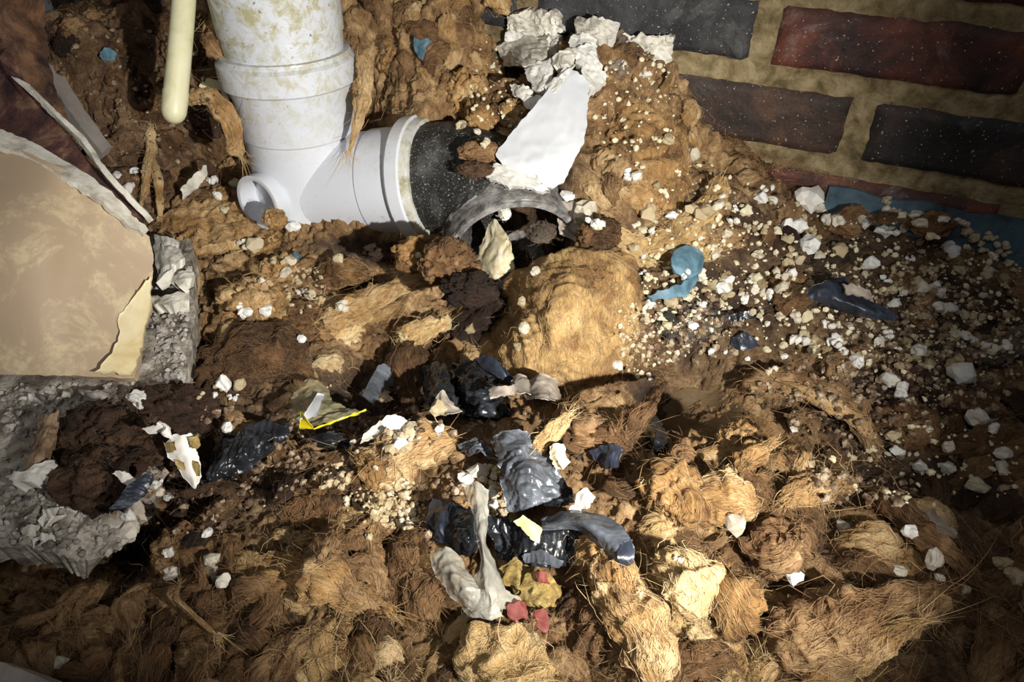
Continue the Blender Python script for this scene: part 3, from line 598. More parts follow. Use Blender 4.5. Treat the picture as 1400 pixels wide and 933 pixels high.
def inpoly(x, y, poly):
    c = False; n = len(poly)
    for i in range(n):
        x1, y1 = poly[i]; x2, y2 = poly[(i + 1) % n]
        if (y1 > y) != (y2 > y) and x < (x2 - x1) * (y - y1) / (y2 - y1) + x1: c = not c
    return c
PIPEP = [(300, -40), (500, -40), (508, 120), (495, 165), (600, 140), (660, 175), (690, 240), (640, 335), (430, 335), (400, 300), (330, 290), (320, 200)]
MOUTH = [(600, 230), (720, 235), (800, 270), (815, 335), (600, 350)]
BOARDP = [(-400, 50), (0, 100), (40, 100), (215, 310), (215, 400), (190, 525), (-400, 525)]
WALLP = [(690, -60), (930, 60), (945, 160), (1010, 225), (1120, 255), (1400, 330), (1600, 330), (1600, -60), (690, -60)]
SHEETP = [(670, 60), (780, 10), (920, 50), (900, 110), (810, 190), (790, 260), (650, 260), (690, 190)]
BAGP = [(575, 590), (680, 575), (800, 600), (880, 700), (870, 800), (750, 830), (580, 800)]
LEDGE = [(-400, 520), (270, 330), (265, 560), (190, 760), (-400, 760)]
DARKB = [(480, 500), (720, 490), (760, 560), (700, 585), (480, 585), (400, 560)]
HOLE = [(870, 530), (1030, 530), (1010, 610), (880, 640)]
GAPS = [[(-50, 745), (70, 765), (50, 815), (-50, 815)], [(180, 850), (225, 850), (225, 890), (180, 890)], [(430, 335), (600, 330), (560, 365), (430, 375)], [(1150, 640), (1210, 640), (1200, 690), (1150, 690)]]

# ------------------------------------------------------------------ wool: prominent pieces one by one
def place_geo(name, geo, mat, label, cat='wool', group=None):
    V, Q, U = geo; o = mk(name, V, Q, mat, None, True, U); recenter(o); return tag(o, label, cat, group)
def lock(pts, rad, mat, label, seed, name='wool_tuft', **k):
    S = np.array([at(*p) for p in pts]); return place_geo(name, lock_geo(S, rad, seed, **k), mat, label)
def wool_slab(net, mat, label, seed, th=.012, crumple=.012, sc=38, nf=1200, dirv=.5, name='wool_slab', M=50, N=50, lift=0.):
    G = patch_grid(net, M, N); G[..., 2] += lift; n = gnorm(G, False); flip = np.sign((n * (np.array([0, 0, H]) - G)).sum(-1).mean()); n = n * flip
    P = G + seed * .37; u, v = np.meshgrid(np.linspace(-1, 1, M), np.linspace(-1, 1, N), indexing='ij')
    disp = crumple * (ridged(warp(P * sc * np.array([1, 1, 1]), 1.2, .8, seed), 3, seed) - .5) + crumple * .4 * (ridged(warp(P * sc * 3.2, 1, 1, seed), 3, seed + 4) - .5)
    rim = np.clip(1 - np.maximum(np.abs(u), np.abs(v)) ** 4, 0, 1) ** .5
    du = np.gradient(G, axis=0); dv = np.gradient(G, axis=1); du /= np.linalg.norm(du, axis=-1, keepdims=True) + 1e-9; dv /= np.linalg.norm(dv, axis=-1, keepdims=True) + 1e-9
    G = G + du * (np.abs(u) ** 4 * np.sign(u) * .012 * fbm(P * 60, 3, seed + 7))[..., None] + dv * (np.abs(v) ** 4 * np.sign(v) * .012 * fbm(P * 60, 3, seed + 5))[..., None]
    top = G + n * ((disp + th * .5) * (.15 + .85 * rim))[..., None]; bot = G - n * (th * .5 * (.15 + .85 * rim))[..., None]
    K = M * N; q = gridquads(M, N); idx = np.arange(K).reshape(M, N); loop = np.concatenate([idx[0, :-1], idx[:-1, -1], idx[-1, :0:-1], idx[:0:-1, 0]]); nx = np.roll(loop, -1)
    Vb = np.concatenate([top.reshape(-1, 3), bot.reshape(-1, 3)]); Qb = np.concatenate([q, q[:, ::-1] + K, np.stack([loop, nx, nx + K, loop + K], -1)])
    uv = guv(M, N, 2.5, 1); r = np.random.default_rng(seed)
    geo = join([(Vb, Qb, np.concatenate([uv, uv])), fuzz(top, False, nf, .028, .0005, r, lift=.0007, dirv=dirv, fly=.025, curl=.3, flip=flip)])
    return place_geo(name, geo, mat, label)
def puff(px, py, h, r3, mat, label, seed, name='wool_clump', rot=0., **k):
    V, Q, U = puff_geo(*r3, seed, **k); c, s = math.cos(rot), math.sin(rot); V = V @ np.array([[c, s, 0], [-s, c, 0], [0, 0, 1]]); V = V + at(px, py, h)
    return place_geo(name, (V, Q, U), mat, label)

wool_slab([[(628, 455, .0), (672, 400, .014), (735, 358, .03), (800, 342, .03), (862, 352, .018)], [(650, 480, .0), (700, 436, .024), (760, 410, .036), (810, 405, .035), (875, 400, .018)], [(662, 500, -.005), (715, 478, .02), (770, 468, .032), (820, 460, .03), (870, 450, .012)], [(690, 522, -.01), (725, 520, .0), (775, 522, .008), (825, 520, .006), (855, 490, .0)]],
          W_PALE, 'large bright ochre slab of matted wool below the open pipe mouth', 101, nf=1500, dirv=.3, M=90, N=100, crumple=.010, sc=30)
lock([(612, 470, .0), (650, 440, .012), (700, 390, .02), (735, 362, .016)], [.012, .016, .014, .006], W_DARK, 'torn flank of wool left of the bright ochre slab, its shade painted dark brown', 102, nf=300, ridge=.6)  # dark wool here paints the shade on the side turned from the torch
lock([(1012, 532, .022), (1060, 520, .032), (1110, 530, .036), (1158, 556, .03), (1188, 590, .018), (1202, 628, .004)], [.011, .013, .012, .011, .009, .004], W_BROWN, 'long arched brown wool lock bridging the dark hollow right of centre', 103, nf=420, flat=.6, M=60)
lock([(1060, 522, .036), (1120, 545, .044), (1170, 575, .036), (1195, 600, .02)], [.003, .006, .006, .003], W_OCHRE, 'lighter strand on top of the arched brown lock', 104, nf=150)
lock([(1070, 690, .02), (1100, 672, .026), (1140, 660, .03), (1172, 658, .028)], [.005, .009, .008, .005], W_OCHRE, 'pale brushed wool lock pointing right into the dark gap', 105, nf=300, fly=.15)
lock([(1205, 700, .02), (1222, 690, .03), (1260, 730, .03), (1310, 770, .025), (1350, 808, .02)], [.012, .012, .010, .006, .004], W_BROWN, 'peaked brown wool lock trailing down right beside white crumbs', 106, nf=300)
lock([(375, 790, .01), (440, 790, .03), (480, 815, .022), (535, 840, .02)], [.010, .014, .009, .003], W_OCHRE, 'pointed tan wool lock in the lower left foreground', 107, nf=300)
lock([(452, 720, .02), (448, 760, .03), (470, 800, .028), (510, 835, .02)], [.008, .010, .008, .004], W_BROWN, 'upright brown wool lock above the pointed tan one', 108, nf=220)
wool_slab([[(640, 860, .02), (680, 865, .028), (715, 880, .02)], [(632, 885, .016), (690, 895, .03), (745, 910, .018)], [(645, 940, .01), (700, 950, .02), (760, 960, .01)]], W_PALE, 'bright cream wool pad at the bottom edge below the milky film', 109, nf=500, M=36, N=36)
lock([(505, 665, .012), (530, 632, .022), (570, 612, .026), (620, 598, .02)], [.012, .016, .016, .008], W_OCHRE, 'orange wool lock cradling white crumbs left of the slate film', 110, nf=350)
lock([(500, 620, .02), (515, 640, .024), (520, 670, .02)], [.010, .011, .008], W_OCHRE, 'short orange wool lock left of the cradled white crumbs', 111, nf=200)
lock([(732, 648, .03), (738, 610, .045), (756, 588, .055), (782, 566, .055)], [.004, .005, .0055, .003], W_PALE, 'pale ochre wool blade standing above the slate film', 112, nf=160, flat=.35)
lock([(735, 590, .03), (745, 620, .036), (765, 650, .03)], [.004, .006, .003], W_OCHRE, 'thin ochre lock draped down the slate film edge', 113, nf=120)
lock([(800, 620, .02), (850, 590, .03), (880, 555, .045), (910, 522, .05)], [.010, .010, .006, .0015], W_BROWN, 'spear of brown wool rising beside the dark hollow', 114, nf=260)
lock([(770, 560, .02), (800, 590, .026), (850, 600, .022)], [.010, .013, .010], W_BROWN, 'russet wool lock behind the slate film', 115, nf=260)
lock([(205, 175, .02), (207, 205, .03), (201, 240, .03), (192, 282, .02)], [.004, .005, .004, .002], W_OCHRE, 'thin tan wool strand hanging below the cream pipe', 116, nf=110)
lock([(207, 210, .03), (216, 245, .034), (219, 280, .02), (219, 300, .01)], [.003, .004, .003, .0015], W_OCHRE, 'second thin tan strand splitting from the hanging one', 117, nf=90)
S_ = np.array([ad(497, 70, .70), ad(499, 110, .69), ad(492, 150, .69), ad(478, 205, .695)]); place_geo('wool_tuft', lock_geo(S_, [.006, .006, .006, .002], 118, nf=200), W_OCHRE, 'ochre wool strand running down the right side of the white pipe', 'wool')
S_ = np.array([ad(316, -20, .70), ad(305, 15, .69), ad(298, 45, .69), ad(312, 72, .69)]); place_geo('wool_tuft', lock_geo(S_, [.010, .009, .012, .006], 119, nf=260), W_OCHRE, 'twisted ochre wool rope along the left side of the white pipe', 'wool')
S_ = np.array([ad(250, 140, .68), ad(285, 132, .67), ad(312, 160, .67), ad(322, 200, .68), ad(330, 215, .68)]); place_geo('wool_tuft', lock_geo(S_, [.004, .009, .009, .007, .003], 120, nf=240), W_OCHRE, 'curved ochre wool lock between cream pipe and white pipe', 'wool')
S_ = np.array([ad(285, 48, .69), ad(300, 60, .68), ad(312, 80, .69), ad(312, 105, .7)]); place_geo('wool_tuft', lock_geo(S_, [.008, .014, .007, .003], 121, nf=240), W_BROWN, 'knotted tan wool tuft clinging left of the white pipe', 'wool')
puff(470, 448, .006, (.022, .016, .014), W_PALE, 'bright ochre wool clump in the middle left below the pipe', 122, rot=.5)
lock([(545, 470, .02), (570, 455, .03), (600, 445, .03), (612, 436, .03)], [.010, .012, .008, .006], W_PALE, 'brushed pale wool tuft left of the ochre slab', 123, nf=320, fly=.2)
lock([(560, 470, .02), (558, 500, .022), (562, 540, .016), (560, 565, .008)], [.014, .014, .010, .006], W_BROWN, 'brown wool lock hanging down over black plastic', 124, nf=300)
lock([(440, 440, .02), (490, 420, .03), (540, 395, .028), (600, 378, .02)], [.010, .013, .011, .005], W_OCHRE, 'long tan wool lock running up towards the iron bend', 125, nf=320, M=50)
lock([(430, 385, .01), (470, 372, .022), (505, 378, .018)], [.012, .015, .010], W_OCHRE, 'rounded tan wool roll just under the tee', 126, nf=260)
wool_slab([[(255, 500, .0), (330, 450, .016), (400, 445, .018)], [(265, 530, .0), (340, 490, .022), (420, 480, .02)], [(290, 545, .0), (360, 525, .01), (430, 520, .006)]], W_BROWN, 'flat brown wool mat in front of the pipe at middle left', 127, nf=500)
puff(345, 412, .01, (.026, .02, .016), W_OCHRE, 'tan wool clump carrying a large white crumb', 128)
puff(385, 372, .008, (.02, .014, .014), W_OCHRE, 'tan wool clump below the side boss of the tee', 129, rot=.6)
puff(410, 440, .006, (.024, .018, .013), W_BROWN, 'brown wool clump studded with white grains at middle left', 130)
wool_slab([[(215, 300, .006), (290, 275, .016), (325, 285, .004)], [(225, 330, .004), (300, 310, .014), (375, 325, .004)], [(255, 355, .0), (320, 345, .008), (385, 335, .004)]], W_OCHRE, 'tan wool mat lying left of the side boss', 131, nf=500)
lock([(1045, 875, .02), (1110, 870, .03), (1190, 845, .034), (1290, 800, .028)], [.012, .019, .016, .006], W_BROWN, 'thick brown wool lock across the lower right corner area', 132, nf=500, M=60)
lock([(1100, 940, .02), (1165, 905, .03), (1215, 870, .04), (1262, 848, .045)], [.006, .008, .006, .002], W_OCHRE, 'pale spear of wool near the bottom right', 133, nf=280)
lock([(905, 770, .02), (935, 780, .034), (955, 815, .032), (920, 830, .02)], [.010, .013, .015, .008], W_PALE, 'curled pale ochre wool lock right of the black film tip', 134, nf=320)
lock([(985, 790, .02), (1000, 810, .034), (1012, 835, .03), (1020, 845, .02)], [.012, .015, .013, .006], W_OCHRE, 'folded ochre wool lock beside the curled pale one', 135, nf=300)
lock([(825, 790, .02), (850, 820, .03), (880, 870, .03), (900, 940, .02)], [.010, .013, .015, .012], W_OCHRE, 'long ochre wool lock falling to the bottom edge', 136, nf=420, M=50)
lock([(790, 770, .02), (825, 755, .03), (838, 790, .03), (835, 850, .02)], [.008, .012, .012, .008], W_OCHRE, 'ochre wool fold under the tip of the dark film', 137, nf=300)
lock([(1050, 730, .02), (1070, 760, .03), (1095, 720, .035)], [.016, .015, .003], W_BROWN, 'pinkish brown pointed wool flap right of the lone white crumb', 138, nf=260)
lock([(985, 245, .016), (965, 290, .022), (925, 325, .022), (880, 345, .016)], [.008, .013, .014, .008], W_PALE, 'fan of streaked ochre wool above the blue disc', 139, nf=420)
puff(76, 778, -.004, (.017, .015, .014), W_BROWN, 'round brown wool ball tucked under the mortar ledge', 140)
puff(985, 325, .006, (.022, .012, .010), W_BROWN, 'brown wool lump among white crumbs right of the blue disc', 141)
wool_slab([[(850, 130, .0), (890, 150, .01), (935, 165, .004)], [(830, 190, .004), (890, 210, .014), (940, 230, .006)], [(820, 250, .0), (880, 280, .01), (930, 290, .004)]], W_OCHRE, 'ochre wool mass hanging against the wall right of the white sheet', 142, nf=600)
lock([(880, 670, .02), (910, 660, .03), (935, 690, .03), (930, 720, .02)], [.012, .014, .014, .008], W_OCHRE, 'bright tan wool curl right of the crumpled white paper', 143, nf=300)
lock([(940, 690, .02), (985, 680, .034), (1035, 695, .03)], [.012, .015, .008], W_OCHRE, 'bright tan wool lock left of the brushed pale lock', 144, nf=300)
lock([(1005, 640, .02), (1030, 620, .03), (1062, 605, .032)], [.006, .007, .003], W_OCHRE, 'small pale lock pointing to the arched lock', 145, nf=180)
puff(1008, 605, .012, (.012, .012, .012), W_OCHRE, 'little cream wool knot left of the arched lock', 146)
puff(1240, 580, .01, (.022, .016, .012), W_BROWN, 'brown wool clump right of the arched lock', 147)
lock([(1290, 545, .014), (1330, 550, .02), (1378, 565, .014)], [.007, .008, .004], W_BROWN, 'straight brown wool lock lying near the right edge', 148, nf=220)
wool_slab([[(1270, 600, .008), (1330, 590, .014), (1420, 590, .01)], [(1275, 630, .004), (1340, 625, .012), (1420, 625, .006)]], W_BROWN, 'brown wool mat at the right edge below the soil', 149, nf=300)
lock([(1300, 490, .012), (1360, 480, .02), (1420, 455, .02)], [.004, .009, .012], W_GREY, 'grey brown wool tail entering from the right edge', 150, nf=260)
for a_, (pts_, r_) in enumerate([([(262, 335, .02), (272, 400, .02), (250, 480, .015), (236, 540, .01)], [.0012, .0018, .0022, .0016]), ([(243, 800, .02), (244, 822, .03), (300, 870, .03)], [.001, .0016, .001])]):
    lock(pts_, r_, W_OCHRE, ['thin tan cord running down beside the beige board', 'thin kinked pale cord in the lower left foreground'][a_], 160 + a_, name='string', nf=30, N=10)

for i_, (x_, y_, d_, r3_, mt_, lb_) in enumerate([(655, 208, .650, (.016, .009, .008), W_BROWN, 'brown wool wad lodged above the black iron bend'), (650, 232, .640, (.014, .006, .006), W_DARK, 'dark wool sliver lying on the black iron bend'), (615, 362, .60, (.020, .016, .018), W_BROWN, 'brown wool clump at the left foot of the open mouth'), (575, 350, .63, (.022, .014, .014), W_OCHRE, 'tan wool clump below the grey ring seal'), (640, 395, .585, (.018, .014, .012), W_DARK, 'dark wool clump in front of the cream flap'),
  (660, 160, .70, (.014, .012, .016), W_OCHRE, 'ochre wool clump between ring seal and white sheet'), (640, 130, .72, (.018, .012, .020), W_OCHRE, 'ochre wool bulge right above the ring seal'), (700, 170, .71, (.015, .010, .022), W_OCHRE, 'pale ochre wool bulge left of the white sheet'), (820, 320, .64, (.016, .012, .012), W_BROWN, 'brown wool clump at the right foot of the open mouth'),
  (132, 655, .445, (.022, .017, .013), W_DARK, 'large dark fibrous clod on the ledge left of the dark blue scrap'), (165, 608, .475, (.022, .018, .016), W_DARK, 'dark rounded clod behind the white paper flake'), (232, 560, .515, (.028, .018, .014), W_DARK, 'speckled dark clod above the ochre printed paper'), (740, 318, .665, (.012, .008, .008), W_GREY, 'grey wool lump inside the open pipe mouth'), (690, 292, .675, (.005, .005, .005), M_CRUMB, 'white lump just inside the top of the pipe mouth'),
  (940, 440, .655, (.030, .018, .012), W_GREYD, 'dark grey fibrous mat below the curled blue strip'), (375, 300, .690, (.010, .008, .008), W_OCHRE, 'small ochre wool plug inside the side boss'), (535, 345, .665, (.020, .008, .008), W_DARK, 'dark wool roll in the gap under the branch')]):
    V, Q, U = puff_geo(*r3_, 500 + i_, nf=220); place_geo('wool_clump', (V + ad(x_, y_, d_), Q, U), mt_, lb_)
# ------------------------------------------------------------------ wool: the many tufts
LM = [(240,160,'cream pipe end'),(400,40,'white upper pipe'),(405,110,'pipe collar'),(367,268,'side boss'),(440,240,'white tee'),(590,240,'ring seal'),(700,290,'open pipe mouth'),(740,180,'white plaster sheet'),(715,70,'broad cream chunk'),(815,40,'mossy cracked chunk'),(885,75,'crumbly wall lump'),(580,60,'blue shard above the branch'),(148,75,'small blue shard'),(940,355,'blue disc'),(915,395,'curled blue strip'),(760,430,'bright ochre slab'),(1160,410,'navy scrap'),(1018,430,'narrow black strip'),(1018,470,'small curled black film'),(895,590,'black film in the hollow'),(1110,560,'arched brown lock'),(1120,665,'brushed pale lock'),(1250,740,'peaked brown lock'),(1003,717,'lone white crumb'),(830,625,'black scrap by the spear'),(725,640,'slate film'),(605,720,'dark film lobe'),(660,700,'milky film tail'),(640,800,'milky film bag'),(860,770,'navy film tip'),(790,720,'long dark film strip'),(740,810,'mustard foam'),(690,890,'cream wool pad'),(460,560,'yellow wrapper'),(520,520,'blue grey wedge'),(640,530,'black film heap'),(340,615,'black film on soil'),(250,630,'ochre printed paper'),(180,680,'dark blue scrap'),(160,575,'mauve square stone'),(60,610,'long tan stone'),(183,518,'beige board corner'),(230,350,'faceted grey stone'),(205,240,'hanging tan strand'),(90,180,'maroon panel'),(90,60,'timber block'),(76,778,'brown ball under the ledge'),(150,750,'ledge tip'),(270,840,'kinked pale cord'),(35,930,'grey board corner'),(480,830,'pointed tan lock'),(455,750,'upright brown lock'),(555,605,'cradled white crumbs'),(500,690,'cream granule heap'),(470,448,'bright ochre clump'),(345,412,'tan clump with large crumb'),(345,490,'flat brown mat'),(580,450,'brushed pale tuft'),(560,520,'hanging brown lock'),(1260,290,'blue wall strip'),(1135,255,'left end of the blue strip'),(980,290,'streaked ochre fan'),(1200,890,'pale spear at bottom right'),(1130,860,'thick brown lock'),(940,800,'curled pale lock'),(1010,820,'folded ochre lock'),(870,860,'long lock at the bottom edge'),(1240,580,'round brown clump'),(1340,555,'straight brown lock'),(1360,480,'grey brown tail'),(1340,620,'brown mat at the right edge'),(1370,785,'paired crumbs at right edge'),(910,690,'tan curl'),(795,685,'folded white paper'),(310,160,'curved ochre lock')]
_seen = set()
def where(x, y, what, fallback):
    """label by look and by the nearest findable thing and its side"""
    for lx, ly, nm in sorted(LM, key=lambda q: math.hypot(q[0] - x, q[1] - y))[:16]:
        dx, dy = x - lx, y - ly; d = math.hypot(dx, dy)
        if d < 12: rel = 'against'
        else:
            k = int(round(math.degrees(math.atan2(dy, dx)) / 45)) % 8
            rel = ('close ' if d < 45 else '') + ['right of', 'below and right of', 'below', 'below and left of', 'left of', 'above and left of', 'above', 'above and right of'][k]
        lab = what + ' ' + rel + ' the ' + nm
        if lab not in _seen and len(lab.split()) <= 16: _seen.add(lab); return lab
    return fallback
def variant(kind, seed):
    r = np.random.default_rng(seed)
    if kind == 'lock':
        L = .05 + .03 * r.random(); a = r.normal(0, .6); b = r.normal(0, .8)
        pts = [(0, 0, 0)]; ang = 0; p = np.zeros(3)
        for k in range(4):
            ang += a * .8 + b * .4 * (k % 2); p = p + np.array([math.cos(ang), math.sin(ang), r.normal(0.05, .35)]) * L / 4; pts.append(p.copy())
        pts = np.array(pts) - np.mean(pts, 0); w_ = .0065 + .004 * r.random()
        return lock_geo(pts, np.array([.5, 1, 1.1, .8, .3]) * w_, seed, flat=.65, nf=330, fly=.1)
    if kind == 'curl':
        t = np.linspace(0, 1, 8); an = t * (3.6 + r.random() * 1.6); rr = .017 * (1 - .55 * t); pts = np.stack([np.cos(an) * rr, np.sin(an) * rr, .012 * t + .004 * r.normal(0, 1, 8)], -1)
        w_ = .005 + .003 * r.random(); return lock_geo(pts, np.array([.4, .9, 1, 1, 1, .9, .8, .4]) * w_, seed, flat=.7, nf=260, M=44, fly=.1)
    if kind == 'flap': return flap_geo(.020 + .012 * r.random(), .013 + .007 * r.random(), seed)
    return puff_geo(.017 + .008 * r.random(), .014 + .005 * r.random(), .010 + .004 * r.random(), seed, nf=300)
VAR = {}
for mname, mt in (('o', W_OCHRE), ('b', W_BROWN), ('g', W_DARK)):
    VAR[mname] = []
def var_mesh(mname, kind, idx):
    mt = {'p': W_PALE, 'o': W_OCHRE, 'b': W_BROWN, 'g': W_DARK, 'y': W_GREY}[mname]; key = (mname, kind, idx)
    if key in VAR: return VAR[key]
    gk = ('geo', kind, idx)
    if gk not in VAR: VAR[gk] = variant(kind, 300 + idx * 4 + {'lock': 0, 'curl': 1, 'puff': 2, 'flap': 3}[kind])
    V, Q, U = VAR[gk]; o = mk('wool_tuft', V, Q, mt, None, True, U); VAR[key] = o.data; bpy.data.objects.remove(o); return VAR[key]
zones = [ # name, box, count, kinds mix, materials, lift, scale, group, label
 ((-60, 800, 330, 980), 40, 'flfcl', 'bbbb', 'tufts in the lower left foreground', 'brown tuft of matted wool in the lower left foreground heap'),
 ((330, 690, 620, 980), 44, 'fflccl', 'opbb', 'tufts in the lower centre foreground', 'tan tuft of curled wool in the foreground left of the plastic film'),
 ((740, 640, 1060, 980), 52, 'fflccfp', 'oopbb', 'tufts right of the plastic scraps', 'ochre tuft of curled wool in the foreground right of the plastic film'),
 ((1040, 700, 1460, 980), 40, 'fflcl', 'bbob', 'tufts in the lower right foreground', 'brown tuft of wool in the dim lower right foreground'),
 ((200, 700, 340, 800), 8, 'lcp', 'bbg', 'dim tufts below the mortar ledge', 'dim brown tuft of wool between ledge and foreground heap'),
 ((60, -40, 330, 260), 40, 'lcfpp', 'bbgb', 'tufts packed in the upper left', 'brown tuft of wool packed behind the cream pipe in the upper left'),
 ((505, -40, 690, 165), 32, 'lcffp', 'obbo', 'tufts packed above the branch pipe', 'ochre tuft of wool packed against the wall above the branch pipe'),
 ((220, 250, 430, 350), 10, 'lcp', 'bbo', 'tufts left of the tee', 'tan tuft of wool lying left of the tee'),
 ((300, 370, 640, 520), 24, 'ffl', 'opbb', 'tufts in front of the white pipe', 'tan tuft of wool lying in front of the white pipe'),
 ((800, 120, 980, 360), 18, 'lff', 'opob', 'tufts against the wall right of the white sheet', 'ochre tuft of wool heaped against the brick wall'),
 ((960, 270, 1430, 440), 18, 'fp', 'bbgb', 'tufts under the white crumbs', 'flattened brown tuft of wool under the white crumbs'),
 ((850, 580, 1120, 680), 16, 'llc', 'obb', 'tufts below the dark hollow', 'tan tuft of wool on the rim of the dark hollow'),
 ((1120, 500, 1430, 700), 14, 'lff', 'bbg', 'tufts at middle right', 'dim brown tuft of wool at middle right'),
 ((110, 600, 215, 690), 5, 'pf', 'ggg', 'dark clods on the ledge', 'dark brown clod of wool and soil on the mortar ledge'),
 ((280, 600, 500, 700), 12, 'llp', 'bgb', 'tufts among soil at middle left', 'dull brown tuft of wool lying among soil at middle left')]
avoid = [PIPEP, MOUTH, BOARDP, WALLP, SHEETP, BAGP, DARKB, HOLE] + GAPS
for bx, cnt, kinds, mats, grp, lab in zones:
    used = []; tries = 0
    while len(used) < cnt and tries < cnt * 30:
        tries += 1; x = R.uniform(bx[0], bx[2]); y = R.uniform(bx[1], bx[3])
        if any(inpoly(x, y, a) for a in avoid) or (bx[0] not in (60, 110) and inpoly(x, y, LEDGE)): continue
        md = 17 if bx[1] > 600 else 13
        if any(math.hypot(x - a, (y - b)) < md for a, b in used): continue
        used.append((x, y)); kd = {'l': 'lock', 'c': 'curl', 'p': 'puff', 'f': 'flap'}[R.choice(kinds)]
        h = .004 + .006 * R.random()
        if grp.startswith('dark clods'): p = az(x, y, .106)
        else: p = at(x, y, h)
        if wall_gap(p[0], p[1]) < .03: p[:2] += WN * (.03 - wall_gap(p[0], p[1]))
        if kd == 'puff' and bx[1] > 650: sc = R.uniform(.55, .9)
        else: sc = R.uniform(.6, 1.05)
        if 'upper left' in grp or 'above the branch' in grp or 'under the white' in grp: sc *= .8
        if 'tufts left of the tee' in grp or 'in front of the white' in grp: sc *= .75
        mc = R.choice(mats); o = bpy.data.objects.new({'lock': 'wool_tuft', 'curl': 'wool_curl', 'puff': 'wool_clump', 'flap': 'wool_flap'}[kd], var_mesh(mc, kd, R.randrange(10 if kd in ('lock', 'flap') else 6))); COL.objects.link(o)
        o.location = [float(v) for v in p]; o.scale = (sc, sc, sc * (.6 if 'flattened' in lab else 1))
        o.rotation_mode = 'QUATERNION'; n_ = gnormal(p[0], p[1]); q = Vector((0, 0, 1)).rotation_difference(n_)
        from mathutils import Euler
        o.rotation_quaternion = q @ Euler((R.gauss(0, .3), R.gauss(0, .3), R.uniform(0, 6.28))).to_quaternion()
        tag(o, where(x, y, {'p': 'pale', 'o': 'ochre', 'b': 'brown', 'g': 'dark brown'}[mc] + ' ' + {'lock': 'wool tuft', 'curl': 'curled wool', 'puff': 'rounded wool clump', 'flap': 'torn wool flap'}[kd], lab), 'wool', grp)

# ------------------------------------------------------------------ plaster sheet and rubble against the wall
ps = sheet('plaster_sheet', [[(772, 92, .668), (792, 100, .666), (806, 112, .666)], [(733, 142, .655), (765, 148, .653), (802, 160, .653)], [(688, 196, .645), (740, 202, .64), (800, 190, .644)], [(680, 216, .64), (725, 228, .634), (786, 218, .64)], [(712, 248, .638), (745, 258, .633), (770, 250, .636)]], M_PAINTWH,
           'smooth white plaster sheet leaning diagonally above the open pipe mouth', 'plaster', 'd', M=50, N=36, th=.004, crumple=.0009, sc=50, edge=.0013, seed=40)
sheet('plaster_piece', [[(656, 230, .645), (690, 222, .64), (735, 240, .633)], [(668, 245, .64), (700, 252, .634), (752, 264, .628)]], M_PLASTER, 'flaking white plaster piece along the foot of the white sheet', 'plaster', 'd', M=20, N=30, th=.005, crumple=.003, sc=110, edge=.004, seed=41)
RUB = [ # net of 4 corners, lift, mat, label
 ([(685, 62), (745, 50), (742, 82), (692, 88)], .022, M_PLASTERC, 'broad cream plaster chunk at the top of the rubble pile'),
 ([(694, 45), (762, 50), (750, 66), (696, 58)], .014, M_PLASTER, 'long white plaster sliver across the rubble pile top'),
 ([(720, 95), (755, 82), (752, 112), (730, 122)], .026, M_PLASTER, 'wedge shaped plaster chunk left of the tall flake'),
 ([(746, 120), (785, 90), (775, 104), (752, 130)], .030, M_PLASTER, 'thin white wedge touching the white sheet top'),
 ([(760, 72), (785, 70), (784, 88), (758, 88)], .03, M_PLASTERC, 'small square plaster chunk in the middle of the rubble'),
 ([(785, 70), (808, 62), (826, 105), (806, 120)], .03, M_PLASTER, 'tall cream plaster flake right of the white sheet'),
 ([(780, 50), (815, 48), (812, 66), (782, 70)], .022, M_PLASTER, 'white plaster lump below the cracked chunk'),
 ([(790, 24), (843, 32), (832, 52), (790, 42)], .024, M_PLASTERC, 'cracked plaster chunk with mossy top near the wall'),
 ([(700, 118), (728, 122), (722, 132), (702, 128)], .02, M_PAPER, 'small white plaster shard at the left of the rubble'),
 ([(715, 132), (740, 132), (735, 148), (718, 145)], .02, M_PLASTER, 'small white plaster lump touching the white sheet'),
 ([(698, 22), (758, 18), (764, 44), (698, 44)], .004, M_PLASTERC, 'crumbly grey plaster mound high on the rubble pile'),
 ([(850, 50), (915, 55), (915, 95), (858, 100)], .004, M_PLASTERC, 'crumbly plaster lump stuck to the wall beside the wool'),
 ([(820, 60), (850, 45), (862, 92), (832, 100)], .006, W_GREY, 'tan dusty wool wad between plaster chunks')]
for i, (c, lf, mt, lb) in enumerate(RUB):
    cx_ = sum(q[0] for q in c) / 4; cy_ = sum(q[1] for q in c) / 4; c = [(cx_ + (q[0] - cx_) * 1.15, cy_ + (q[1] - cy_) * 1.15) for q in c]
    a, b, c_, d = [(x, y, lf) for x, y in c]; m1 = ((a[0] + b[0]) / 2, (a[1] + b[1]) / 2 - 2, lf + .004); m2 = ((d[0] + c_[0]) / 2, (d[1] + c_[1]) / 2 + 2, lf + .003)
    big = 'crumbly' in lb or 'wad' in lb
    sheet('wool_wad' if 'wad' in lb else 'plaster_chunk', [[a, m1, b], [d, m2, c_]], mt, lb, 'wool' if 'wad' in lb else 'plaster', M=30 if big else 14, N=30 if big else 16, th=.012, crumple=.006 if big else .003, sc=90, edge=.003, seed=60 + i, smooth=big, fine=.0025 if big else .0005)

